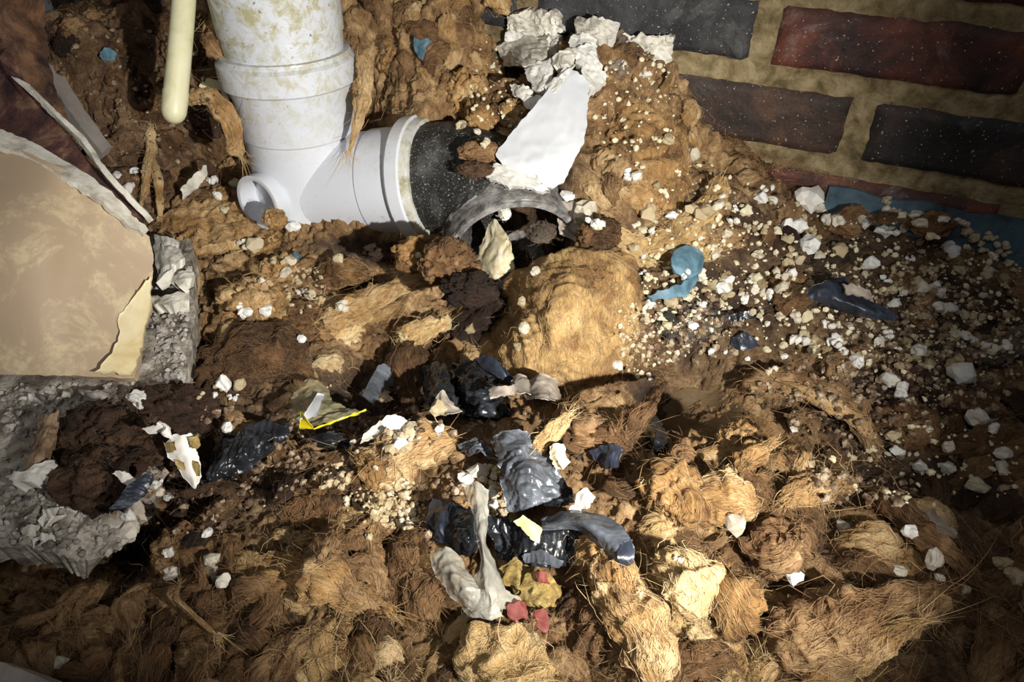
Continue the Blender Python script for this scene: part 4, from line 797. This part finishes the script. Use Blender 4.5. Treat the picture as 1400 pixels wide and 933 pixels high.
# ------------------------------------------------------------------ blue pieces
bs0 = [wp(1134, 251), wp(1405, 292), wp(1134, 300), wp(1405, 345)]
V = []; K1, K2 = 40, 6
for i in range(K1):
    for j in range(K2):
        s = .073 + (.30) * i / (K1 - 1); z = .072 + (.047 + .002 * math.sin(i * .7)) * j / (K2 - 1); V.append(wxyz(s, z, .011 + .0008 * math.sin(i * 1.7 + j)))
Vf = np.array(V); Vb = Vf - np.array([WN[0], WN[1], 0]) * .004; q = gridquads(K1, K2); idx = np.arange(K1 * K2).reshape(K1, K2); loop = np.concatenate([idx[0, :-1], idx[:-1, -1], idx[-1, :0:-1], idx[:0:-1, 0]]); nx = np.roll(loop, -1); K = K1 * K2
o = mk('blue_strip', np.concatenate([Vf, Vb]), np.concatenate([q, q[:, ::-1] + K, np.stack([loop, nx, nx + K, loop + K], -1)]), M_BLUEDK, None, False); recenter(o)
tag(o, 'blue painted strip along the foot of the brick wall at right', 'strip')
th = np.linspace(0, 2 * np.pi, 9)
def sc_(net, mat, label, cat='plastic', name='plastic_scrap', **k):
    return sheet(name, net, mat, label, cat, **k)
sc_([[(922, 343, .034), (940, 335, .036), (959, 343, .034)], [(917, 358, .034), (940, 357, .037), (963, 357, .034)], [(924, 374, .032), (941, 380, .034), (959, 372, .032)]], M_BLUE, 'round chipped blue disc lying among white crumbs', 'disc', 'blue_disc', th=.003, crumple=.001, edge=.001, seed=70, M=16, N=16)
sc_([[(884, 404, .012), (890, 412, .012)], [(915, 393, .02), (920, 408, .018)], [(938, 384, .022), (942, 400, .02)], [(958, 362, .024), (962, 372, .02)]], M_BLUE, 'curled blue strip hooked below the blue disc', 'plastic', 'blue_scrap', th=.001, crumple=.002, seed=71)
sc_([[(570, 34, .022), (580, 30, .024), (594, 40, .02)], [(566, 60, .022), (580, 60, .026), (592, 58, .022)], [(572, 78, .02), (582, 84, .02), (588, 76, .02)]], M_BLUE, 'blue shard stuck in wool above the branch pipe', 'plastic', 'blue_scrap', th=.001, crumple=.002, seed=72)
sc_([[(136, 70, .03), (148, 66, .03), (160, 72, .03)], [(138, 80, .03), (150, 84, .03), (158, 82, .03)]], M_BLUE, 'small blue shard in the dark wool at upper left', 'plastic', 'blue_scrap', th=.001, crumple=.001, seed=73)
sc_([[(400, 348, .016), (404, 344, .016), (408, 348, .016)], [(405, 358, .012), (412, 356, .012), (416, 360, .012)]], M_BLUE, 'tiny blue flake below the tee', 'plastic', 'blue_scrap', th=.001, crumple=.001, seed=74)
# films
sc_([[(668, 600, .040), (698, 584, .050), (732, 592, .046)], [(678, 630, .040), (712, 620, .054), (752, 622, .044)], [(686, 662, .036), (725, 655, .050), (770, 648, .036)], [(694, 702, .026), (735, 692, .040), (784, 668, .030)]], M_SLATE, 'shiny slate grey crumpled film in the middle of the heap', th=.0005, crumple=.006, sc=70, seed=80, M=60, N=50)
sc_([[(590, 680, .022), (615, 685, .026), (640, 695, .02)], [(578, 715, .02), (605, 720, .03), (640, 725, .02)], [(585, 740, .012), (610, 745, .02), (640, 750, .012)]], M_NAVY, 'matt dark film lobe left of the milky tail', th=.0005, crumple=.005, sc=50, seed=81, M=36, N=36)
sc_([[(625, 695, .03), (650, 695, .034), (665, 705, .028)], [(615, 730, .028), (640, 735, .04), (660, 740, .03)], [(620, 755, .016), (640, 760, .024), (658, 760, .016)]], M_BLACK, 'glossy black film bulge behind the milky tail', th=.0005, crumple=.006, sc=60, seed=82, M=36, N=36)
sc_([[(665, 705, .03), (720, 715, .024), (790, 712, .03)], [(670, 735, .02), (720, 745, .03), (800, 740, .02)], [(680, 765, .016), (740, 775, .026), (820, 770, .014)]], M_BLACK, 'glossy black crumpled film under the yellow flake', th=.0005, crumple=.009, sc=65, seed=83, M=60, N=60)
sc_([[(738, 708, .034), (790, 694, .04), (840, 712, .046), (866, 745, .046), (864, 788, .03)], [(740, 720, .04), (790, 712, .05), (828, 735, .05), (846, 762, .046), (852, 792, .03)], [(738, 728, .03), (785, 726, .036), (815, 745, .04), (838, 768, .04), (850, 790, .03)]], M_SLATE, 'long dark grey film strip curving down to a blue tip', th=.0005, crumple=.002, sc=70, seed=84, M=30, N=70)
sc_([[(848, 742, .05), (866, 738, .048)], [(846, 765, .048), (866, 765, .046)], [(852, 792, .034), (862, 790, .034)]], M_NAVY, 'navy blue folded tip of the long dark film strip', th=.0005, crumple=.001, seed=85)
sc_([[(740, 665, .03), (765, 652, .034), (782, 665, .03)], [(742, 690, .03), (765, 690, .036), (788, 685, .028)]], M_BLACK, 'black film fold under the slate film end', th=.0005, crumple=.004, seed=86)
sc_([[(808, 618, .03), (835, 606, .036), (852, 612, .03)], [(815, 640, .026), (835, 640, .034), (848, 640, .024)]], M_NAVY, 'black crumpled film scrap at the foot of the brown spear', th=.0005, crumple=.004, seed=87)
sc_([[(752, 600, .02), (775, 585, .026), (795, 615, .02)], [(762, 612, .016), (785, 620, .02), (800, 635, .01)]], M_NAVY, 'matt black film behind the ochre blade', th=.0005, crumple=.003, seed=88)
sc_([[(575, 505, .026), (600, 495, .03), (620, 505, .026)], [(578, 535, .026), (600, 540, .034), (625, 540, .024)], [(580, 560, .012), (610, 565, .02), (640, 565, .012)]], M_BLACK, 'glossy black film left half of the recess below the slab', th=.0005, crumple=.008, sc=60, seed=89, M=40, N=40)
sc_([[(615, 495, .03), (650, 492, .036), (680, 500, .03)], [(615, 525, .026), (650, 530, .032), (690, 530, .02)], [(630, 565, .01), (660, 570, .014), (700, 565, .01)]], M_BLACK, 'black film heap in the recess under the ochre slab', th=.0005, crumple=.009, sc=60, seed=90, M=40, N=40)
sc_([[(650, 490, .04), (672, 488, .042), (700, 515, .034)], [(660, 505, .036), (680, 515, .034), (705, 530, .02)]], M_NAVY, 'smooth dark grey film fold on top of the black heap', th=.0005, crumple=.001, seed=91)
sc_([[(495, 540, .03), (518, 500, .036), (538, 505, .03)], [(510, 552, .026), (530, 530, .03), (538, 528, .026)]], M_SLATE, 'blue grey film wedge left of the hanging brown lock', th=.0005, crumple=.002, seed=92)
sc_([[(285, 625, .02), (320, 590, .024), (385, 565, .02)], [(275, 660, .02), (330, 615, .03), (395, 590, .02)], [(290, 668, .01), (340, 645, .014), (370, 620, .01)]], M_BLACK, 'crumpled black film on soil right of the printed paper', th=.0005, crumple=.008, sc=60, seed=93, M=40, N=40)
sc_([[(178, 660, .418), (205, 645, .422), (212, 655, .424)], [(150, 697, .41), (180, 690, .412), (197, 678, .416)]], M_NAVY, 'dark blue film scrap on the edge of the ledge', mode='d', th=.0005, crumple=.003, seed=94)
sc_([[(1100, 395, .016), (1130, 384, .024), (1155, 378, .02)], [(1105, 408, .014), (1145, 405, .024), (1170, 400, .018)], [(1135, 420, .01), (1185, 425, .022), (1222, 428, .012)], [(1145, 424, .006), (1190, 436, .012), (1224, 440, .008)]], M_NAVY, 'dark navy film scrap lying on crumbs at right', th=.0005, crumple=.003, sc=50, seed=95, M=36, N=36)
sc_([[(1152, 389, .03), (1172, 392, .03), (1188, 396, .028)], [(1158, 402, .028), (1180, 406, .028), (1196, 412, .024)]], M_CARD, 'grey card chip tucked on the navy scrap', 'card', 'card_piece', th=.001, crumple=.001, seed=96)
sc_([[(990, 432, .014), (1020, 425, .018), (1040, 424, .014)], [(990, 440, .01), (1020, 438, .012), (1045, 432, .01)]], M_BLACK, 'narrow black film strip among crumbs above the hollow', th=.0005, crumple=.002, seed=97)
sc_([[(1000, 462, .016), (1020, 456, .02), (1036, 476, .016)], [(998, 474, .012), (1015, 480, .014), (1038, 480, .012)]], M_NAVY, 'small curled black film above the hollow', th=.0005, crumple=.003, seed=98)
sc_([[(872, 565, .02), (890, 560, .03), (905, 575, .024)], [(878, 590, .016), (895, 595, .026), (915, 600, .014)], [(885, 620, .006), (900, 625, .01), (920, 630, .004)]], M_BLACK, 'black film hanging into the dark hollow', th=.0005, crumple=.005, seed=99)
sc_([[(625, 610, .02), (650, 598, .024), (668, 605, .02)], [(640, 625, .02), (655, 620, .028), (680, 632, .022)]], M_SLATE, 'pale blue film shreds left of the slate film', th=.0005, crumple=.006, sc=90, seed=100)
sc_([[(712, 760, .03), (740, 752, .034), (770, 768, .03)], [(718, 770, .03), (745, 772, .034), (765, 778, .03)]], M_SLATE, 'blue glinting film fold on the black film', th=.0005, crumple=.003, seed=105)
sc_([[(420, 600, .014), (450, 590, .02), (478, 598, .014)], [(425, 612, .01), (450, 612, .014), (480, 610, .01)]], M_BLACK, 'flat black film below the yellow wrapper', th=.0005, crumple=.003, seed=106)
# milky film with tail
sc_([[(632, 665, .05), (650, 658, .054), (668, 668, .05)], [(645, 700, .048), (656, 700, .052), (667, 700, .048)], [(654, 740, .045), (659, 740, .05), (664, 740, .046)], [(655, 775, .04), (664, 775, .046), (678, 775, .04)], [(640, 800, .036), (670, 805, .044), (690, 800, .036)], [(640, 835, .03), (675, 840, .036), (715, 822, .03)]], M_FILM, 'milky translucent film tail twisting upward in the foreground', th=.0004, crumple=.003, sc=70, seed=107, M=70, N=30)
sc_([[(588, 755, .034), (612, 748, .04), (632, 765, .036)], [(592, 785, .034), (620, 785, .044), (655, 800, .04)], [(612, 812, .03), (640, 820, .038), (672, 815, .036)], [(640, 845, .024), (665, 850, .03), (690, 845, .028)]], M_FILM, 'milky translucent film bag folded at the foot of the twisting tail', th=.0004, crumple=.004, sc=55, seed=108, M=50, N=50)
# wrapper, papers
wr = sc_([[(398, 545, .03), (420, 520, .036), (445, 528, .034)], [(400, 570, .03), (425, 552, .038), (460, 548, .036)], [(412, 588, .026), (450, 575, .034), (500, 560, .03)]], M_CLEAR, 'crumpled clear wrapper with yellow and white print', 'wrapper', 'wrapper', th=.0004, crumple=.004, sc=60, seed=110, M=40, N=40)
for nm, net, mt, sd_ in (('white_print', [[(434, 538, .042), (444, 538, .042)], [(420, 560, .042), (434, 566, .042)], [(410, 574, .038), (420, 574, .038)]], M_PAINTWH, 111), ('yellow_print', [[(411, 562, .04), (418, 574, .042)], [(409, 586, .036), (430, 588, .036)]], M_YELLOW, 112), ('yellow_edge', [[(428, 586, .036), (430, 588, .035)], [(465, 572, .042), (466, 575, .041)], [(500, 560, .036), (501, 562, .035)]], M_YELLOW, 113)):
    o = sheet(nm, net, mt, None, None, 'h', 14, 12, .0004, .001, 60, .001, sd_, parent=wr); o.location = -wr.location
sc_([[(193, 588, .435), (215, 580, .432), (222, 585, .432)], [(210, 596, .437), (228, 594, .434), (240, 602, .438)]], M_PAPER, 'white paper flake pointing left on the dark clods', 'paper', 'paper_scrap', mode='d', th=.0008, crumple=.002, seed=114)
pp = sc_([[(226, 604, .446), (250, 595, .444), (272, 598, .448)], [(230, 622, .445), (252, 618, .442), (270, 615, .446)], [(238, 632, .446), (258, 632, .443), (272, 632, .447)], [(262, 665, .448), (268, 668, .446), (275, 658, .45)]], M_PAPER, 'torn white and ochre printed paper hanging over soil', 'paper', 'paper_scrap', mode='d', th=.0008, crumple=.002, seed=115)
for nm, net, sd_ in (('ochre_print', [[(224, 606, .4435), (240, 602, .4415)], [(230, 622, .4425), (240, 618, .440)]], 116), ('ochre_print', [[(256, 597, .441), (275, 594, .4445)], [(260, 614, .4395), (273, 614, .443)]], 117), ('ochre_print', [[(240, 630, .4435), (271, 630, .4435)], [(248, 644, .444), (270, 648, .445)]], 118)):
    o = sheet(nm, net, M_MUSTARD, None, None, 'd', 12, 12, .0005, .001, 60, .002, sd_, parent=pp); o.location = -pp.location
sc_([[(150, 648, .424), (165, 644, .424), (184, 652, .424)], [(168, 660, .424), (175, 672, .422), (182, 688, .42)]], M_PAPER, 'white paper corner behind the dark blue scrap', 'paper', 'paper_scrap', mode='d', th=.0008, crumple=.002, seed=119)
sc_([[(172, 690, .416), (185, 680, .416), (198, 690, .416)], [(166, 706, .41), (182, 704, .41), (200, 712, .412)]], M_CARD, 'lilac grey card scrap below the dark blue scrap', 'card', 'card_piece', mode='d', th=.001, crumple=.002, seed=120)
sc_([[(497, 595, .034), (515, 580, .04), (540, 566, .046), (556, 578, .04)], [(494, 606, .03), (520, 600, .034), (545, 592, .036), (600, 576, .03)]], M_PAPER, 'pale curled paper arching above the cradled white crumbs', 'paper', 'paper_scrap', th=.0008, crumple=.003, seed=121)
sc_([[(590, 555, .034), (605, 535, .04), (618, 545, .036)], [(592, 568, .03), (612, 565, .034), (630, 562, .03)]], M_CARD, 'crumpled grey paper knob inside the black recess', 'paper', 'paper_scrap', th=.001, crumple=.004, seed=122)
sc_([[(668, 534, .036), (690, 528, .04), (706, 528, .036)], [(670, 544, .034), (690, 540, .036), (706, 540, .032)]], M_CARD, 'small brown card strip below the ochre slab', 'card', 'card_piece', th=.0015, crumple=.001, seed=123)
sc_([[(722, 520, .03), (740, 512, .036), (760, 520, .03)], [(718, 545, .024), (742, 545, .03), (768, 548, .024)]], M_CARD, 'curled grey card at the foot of the ochre slab', 'card', 'card_piece', th=.001, crumple=.002, seed=124)
sc_([[(700, 515, .034), (712, 512, .036), (722, 516, .034)], [(704, 535, .03), (714, 536, .03), (724, 538, .03)]], M_CARD, 'upright grey card sliver at the foot of the ochre slab', 'card', 'card_piece', th=.001, crumple=.002, seed=125)
sc_([[(780, 698, .04), (795, 668, .046), (805, 672, .044)], [(790, 702, .038), (806, 690, .046), (814, 682, .04)]], M_PAPER, 'folded white paper beside the slate film end', 'paper', 'paper_scrap', th=.0012, crumple=.002, seed=126)
sc_([[(705, 714, .046), (716, 706, .048), (726, 712, .046)], [(716, 728, .044), (728, 724, .046), (740, 722, .044)], [(730, 740, .042), (738, 742, .042), (741, 730, .042)]], M_YGREEN, 'yellow green flake lying on black film', 'flake', 'plastic_flake', th=.001, crumple=.001, seed=127)
sc_([[(680, 775, .03), (705, 765, .034), (728, 775, .03)], [(690, 800, .028), (710, 805, .034), (722, 800, .026)]], M_MUSTARD, 'mustard foam crumb patch behind the milky film', 'foam', 'foam_piece', th=.006, crumple=.003, seed=128)
sc_([[(715, 790, .034), (740, 780, .038), (768, 800, .034)], [(712, 825, .03), (740, 830, .036), (760, 830, .03)]], M_MUSTARD, 'mustard foam slab in front of the black film', 'foam', 'foam_piece', th=.008, crumple=.003, seed=129, fine=.001)
sc_([[(732, 782, .042), (742, 780, .044), (748, 790, .04)], [(738, 798, .04), (744, 800, .04), (750, 798, .038)]], M_RED, 'small red scrap stuck in mustard foam', 'scrap', 'red_scrap', th=.001, crumple=.002, seed=130)
sc_([[(690, 830, .036), (705, 825, .036), (718, 822, .034)], [(695, 850, .03), (708, 850, .03), (722, 845, .03)]], M_RED, 'red scrap peeking below the milky film', 'scrap', 'red_scrap', th=.001, crumple=.002, seed=131)
sc_([[(730, 836, .036), (740, 834, .036), (750, 838, .034)], [(735, 858, .032), (745, 864, .03), (752, 858, .03)]], M_RED, 'red scrap standing in foreground wool', 'scrap', 'red_scrap', th=.001, crumple=.002, seed=132)
sc_([[(752, 612, .05), (762, 606, .054), (770, 612, .05)], [(752, 628, .048), (764, 630, .052), (774, 626, .048)], [(764, 640, .044), (770, 642, .046), (778, 634, .044)]], M_FOAM, 'bright cream foam shard right of the slate film', 'foam', 'foam_piece', th=.006, crumple=.003, seed=133, smooth=False)
sheet('card_piece', [[(925, 532, .004), (965, 528, .006), (1012, 545, .008)], [(905, 570, .002), (960, 575, .006), (1020, 575, .006)], [(915, 605, .0), (960, 612, .004), (1010, 604, .004)]], M_FLOOR, 'bare tan board lying deep in the dark hollow', 'card', M=16, N=16, th=.003, crumple=.001, edge=.004, seed=140)
sheet('card_piece', [[(1215, 685, .02), (1270, 690, .02)], [(1240, 735, .02), (1310, 730, .02)]], M_CARD, 'flat grey brown card behind the peaked brown lock', 'card', M=16, N=16, th=.003, crumple=.001, edge=.004, seed=141)
# flap and curl inside the mouth
sc_([[(668, 308, .045), (676, 300, .05), (690, 320, .045)], [(660, 335, .036), (680, 338, .044), (700, 342, .036)], [(648, 362, .024), (675, 368, .034), (702, 372, .022)], [(655, 385, .01), (675, 388, .02), (692, 385, .01)]], M_FOAM, 'cream torn flap standing in the open pipe mouth', 'card', 'card_piece', th=.002, crumple=.003, seed=134, M=36, N=30)
lock([(620, 315, .05), (623, 340, .05), (640, 368, .04), (650, 380, .03)], [.002, .004, .004, .003], M_FOAM, 'pale twisted curl hanging in front of the iron bend', 135, name='paper_curl', nf=40)
sc_([[(760, 275, .01), (785, 280, .02), (800, 300, .02)], [(765, 320, .006), (785, 330, .01), (800, 335, .01)]], M_CARD, 'dull card lump at the right of the pipe mouth', 'card', 'card_piece', th=.006, crumple=.005, seed=136)
# cream fitting behind cream pipe
sc_([[(272, 118, .06), (286, 108, .066), (306, 118, .066), (314, 138, .06)], [(280, 124, .058), (294, 120, .06), (303, 128, .06), (306, 146, .056)]], M_ROD, 'curved cream plastic shard left of the white pipe', th=.003, crumple=.001, seed=137)
sc_([[(246, 260, .03), (270, 235, .04), (282, 226, .04)], [(250, 272, .026), (275, 250, .036), (284, 240, .036)]], M_PLASTERC, 'pointed white plaster shard left of the side boss', 'plaster', 'plaster_chunk', th=.004, crumple=.002, seed=138)
# left rubble stones
STN = [([(212, 322), (240, 325), (252, 352), (215, 385)], .115, M_PLASTERC, 'faceted pale grey plaster stone beside the beige board'),
 ([(232, 380), (262, 365), (266, 378), (240, 392)], .11, M_PLASTERC, 'flat pale stone chip below the faceted plaster stone'),
 ([(208, 405), (258, 400), (260, 412), (208, 418)], .112, M_PLASTERC, 'long flat plaster lath beside the beige board'),
 ([(140, 570), (170, 555), (188, 572), (155, 590)], .117, M_CARD, 'square mauve grey stone on the ledge'),
 ([(55, 570), (80, 562), (78, 600), (35, 650)], .119, M_STONEBR, 'long flat tan stone lying on the ledge'),
 ([(12, 650), (70, 630), (76, 642), (20, 664)], .119, M_PAPER, 'white plaster bar at the end of the tan stone'),
 ([(172, 540), (195, 535), (203, 545), (175, 548)], .108, M_PLASTER, 'small white stone below the beige board corner'),
 ([(45, 735), (70, 730), (68, 738), (46, 738)], .10, M_PAPER, 'thin white plaster flake on the ledge edge'),
 ([(28, 722), (55, 717), (50, 732), (30, 735)], .10, M_PLASTERC, 'grey plaster flake near the ledge edge'),
 ([(110, 535), (145, 532), (148, 545), (115, 548)], .108, M_GREYGRIT, 'grey mortar lump below the beige board'),
 ([(58, 700), (72, 694), (78, 704), (62, 708)], .102, M_PAPER, 'small white plaster chip in the middle of the ledge')]
for i, (c, z_, mt, lb) in enumerate(STN):
    a, b, c_, d = [(x, y, z_) for x, y in c]; m1 = ((a[0] + b[0]) / 2, (a[1] + b[1]) / 2, z_ + .004); m2 = ((d[0] + c_[0]) / 2, (d[1] + c_[1]) / 2, z_ + .003)
    sheet('stone' if 'stone' in lb or 'lump' in lb else 'plaster_flake', [[a, m1, b], [d, m2, c_]], mt, lb, 'stone' if 'stone' in lb or 'lump' in lb else 'plaster', 'z', M=12, N=14, th=.010, crumple=.002, sc=90, edge=.003, seed=160 + i, smooth=False)
sheet('grey_panel', [[(-120, 880, .11), (0, 906, .11), (72, 934, .11)], [(-120, 980, .10), (0, 1000, .10), (90, 1010, .10)]], M_GREYBOARD, 'edge of a flat grey board in the bottom left corner', 'board', 'z', 12, 16, .006, .0003, 30, .0004, 180)

# ------------------------------------------------------------------ crumbs
BIG = '885,291,18 871,309,9 960,288,24 983,283,13 1005,287,9 996,303,14 1020,311,9 993,322,9 1045,261,12 1042,272,12 1057,275,10 1104,278,26 1117,287,14 1075,306,14 1092,309,14 1100,297,10 1146,303,14 1182,302,18 1100,337,20 1146,345,14 980,343,10 975,351,10 1067,371,18 1078,361,11 1090,358,11 1084,374,10 1070,393,14 1053,404,14 995,384,10 987,394,14 964,398,10 956,378,13 937,377,10 886,418,13 916,414,14 884,436,10 1015,411,12 1034,433,14 1066,434,12 1087,435,14 1093,468,18 1114,473,12 1130,445,12 1150,480,14 1172,369,10 1210,275,10 1217,290,16 1232,295,10 1250,296,14 1258,306,14 1237,312,12 1205,318,18 1290,301,10 1313,305,14 1320,317,10 1330,325,10 1343,335,14 1350,325,12 1368,335,12 1375,345,14 1225,375,13 1258,394,14 1280,397,14 1293,340,12 1303,347,14 1312,373,12 1189,362,14 1236,400,9 1298,422,12 1335,436,12 1215,520,18 1228,538,20 1168,495,13 1253,480,14 1312,510,22 1335,567,20 1352,573,13 1355,586,13 1220,595,14 1318,460,14 1205,488,12 1140,470,16 1246,728,14 1278,762,20 1370,778,22 1388,792,16 1230,783,14 1150,720,14 1083,787,16 1003,717,22 1085,586,9 1257,642,14 1295,640,18 1225,614,14 1293,612,12 1370,623,18 1370,642,16 1335,667,18 1374,670,14 335,425,18 360,385,8 377,362,12 393,372,13 407,385,10 410,400,14 425,405,12 468,420,14 413,465,9 720,414,14 718,452,14 550,598,18 560,590,16 545,608,14 532,617,12 600,590,14 570,600,14 555,612,12 655,645,18 665,655,16 675,675,14 675,690,12 640,655,14 690,695,14 177,705,14 178,726,18 232,681,9 213,664,10 218,672,9 290,780,26 308,793,14 283,729,10 235,785,14 232,757,12 83,908,13 945,212,14 915,193,12 630,175,13 652,182,7 664,197,12 350,337,16 330,335,12 855,240,12 868,243,12 800,292,24 818,308,16 778,270,14 298,532,10 318,540,12 275,540,10 310,525,16 327,528,14 400,312,12 290,250,12 300,270,12 175,258,12 162,240,10 186,235,10 600,560,16 483,612,14 340,330,12 505,735,9'.split()
cats = lambda x, y: ('crumbs on the right bank', 'white crumb lying on the brown bank below the brick wall') if x > 860 and y < 600 and y > 225 else \
    (('crumbs in the dim lower right', 'white crumb on dim brown wool at lower right') if x > 960 and y >= 600 else
     (('crumbs among the left wool', 'white crumb lying among wool and soil on the left side') if x < 520 else ('crumbs in the centre', 'pale crumb lying in the centre of the heap')))
bpy.context.view_layer.update(); DG = bpy.context.evaluated_depsgraph_get()
def hit(x, y):
    r = Vector(ray(x, y)); ok, loc, nr, _, ob, _ = scene.ray_cast(DG, Vector((0, 0, H)), r.normalized())
    global HITNAME; HITNAME = ob.name if ok else ''
    return (np.array(loc), np.array(nr if nr.dot(r) < 0 else -nr)) if ok else (at(x, y), np.array([0, 0, 1.]))
def crumb(x, y, s, mat, lift=.55, uniq=None):
    p, nn = hit(x, y); r_ = s * .68 * scale_at(p); p = p + (nn * .4 + np.array([0, -.3, .5])) * r_ * lift
    key = R.randrange(len(crumb_v)); o = rockobj('plaster_crumb' if mat is M_CRUMB else 'cream_crumb', key, mat, p, r_ * 1.1, (R.uniform(-.5, .5), R.uniform(-.5, .5), R.uniform(0, 6.3)))  # cream ones are the same crumbs in a second tint, not foam
    g, l = cats(x, y); tag(o, where(x, y, ('large ' if s > 15 else 'tiny ' if s < 7.5 else 'small ' if s < 10 else 'middling ' if s > 12.5 else '') + ('knobbly ' if key >= 14 else 'angular ') + ('white' if mat is M_CRUMB else 'cream') + ' crumb', l), 'crumb', g); return o
for t_ in BIG:
    x, y, s = map(float, t_.split(',')); crumb(x, y, s, M_CRUMB)
special = {}
n_c = 0; tries = 0
while n_c < 215 and tries < 5000:
    tries += 1
    if R.random() < .72: x = R.uniform(880, 1395); y = 250 + 230 * R.random() ** .8 + (x - 880) * .05 
    else: x = R.uniform(240, 1390); y = R.uniform(240, 820)
    if y < 262 + (x - 1000) * .2 and x > 1000: continue
    if any(inpoly(x, y, a) for a in (PIPEP, MOUTH, BOARDP, WALLP, SHEETP, BAGP, LEDGE)): continue
    if y > 600 and R.random() < .7: continue
    hit(x, y)
    if not HITNAME.startswith(('wool', 'loose')): continue
    n_c += 1; crumb(x, y, R.uniform(5, 12), M_CRUMB if R.random() < .5 else M_CRUMBY, .5)
def grit(name, label, spots, mat, lo, hi, seed, zfix=None):
    r = np.random.default_rng(seed); Vs = []; Fs = []; n = 0; base = [rock_mesh(900 + i, 1, .8, .5) for i in range(8)]
    for (x0, y0, rx, ry, cnt) in spots:
        for k in range(cnt):
            a = r.random() * 6.283; q = r.random() ** .6; x = x0 + rx * q * math.cos(a); y = y0 + ry * q * math.sin(a)
            if inpoly(x, y, WALLP) or inpoly(x, y, [(1125, 240), (1420, 285), (1420, 335), (1250, 300), (1125, 285)]) or inpoly(x, y, PIPEP) or inpoly(x, y, BOARDP): continue
            s = lo + (hi - lo) * r.random() ** 2.2; p, nn = hit(x, y)
            if not HITNAME.startswith(('wool', 'mortar_ledge', 'loose')) or (HITNAME.startswith('wool_') and not HITNAME.startswith('wool_bed') and 40 < x < 275 and 520 < y < 710): continue
            p = p + nn * s * .35
            v, f = base[r.integers(8)]; an = r.random() * 6.28; c, sn = math.cos(an), math.sin(an); v = v @ np.array([[c, sn, 0], [-sn, c, 0], [0, 0, 1]]) * s + p
            Vs.append(v); Fs.append(f + n); n += len(v)
    o = mk(name, np.concatenate(Vs), None, mat, None, False, None, np.concatenate(Fs)); return tag(o, label, 'grit', kind='stuff')
grit('pale_grit', 'fine pale grit sprinkled over the right bank', [(1130, 380, 260, 110, 520), (1290, 460, 130, 90, 260), (960, 330, 90, 110, 150), (900, 440, 60, 60, 110), (700, 110, 60, 90, 160), (870, 150, 60, 80, 120), (1280, 640, 130, 60, 120)], M_CRUMBY, .0007, .0034, 1)
grit('brown_grit', 'fine brown soil grit filling the hollows', [(1290, 450, 150, 110, 900), (250, 640, 160, 90, 330), (430, 610, 120, 60, 220), (560, 560, 160, 50, 150), (1200, 540, 170, 60, 400), (940, 450, 80, 50, 300), (180, 160, 120, 130, 250), (620, 700, 60, 50, 120), (1180, 650, 80, 50, 150)], M_GRIT, .001, .0042, 2)
grit('white_granules', 'heap of small cream granules left of the dark film lobe', [(545, 690, 38, 36, 260), (455, 650, 26, 18, 70), (500, 690, 30, 25, 50), (672, 672, 28, 35, 80), (415, 395, 28, 34, 70), (870, 470, 25, 50, 90)], M_CRUMB, .0010, .0034, 3)
grit('ledge_grit', 'grey mortar grit and chips on the ledge', [(110, 560, 130, 45, 320), (60, 680, 90, 70, 280), (232, 450, 24, 100, 220), (120, 740, 70, 20, 60)], M_GREYGRIT, .0006, .0038, 4, .1)
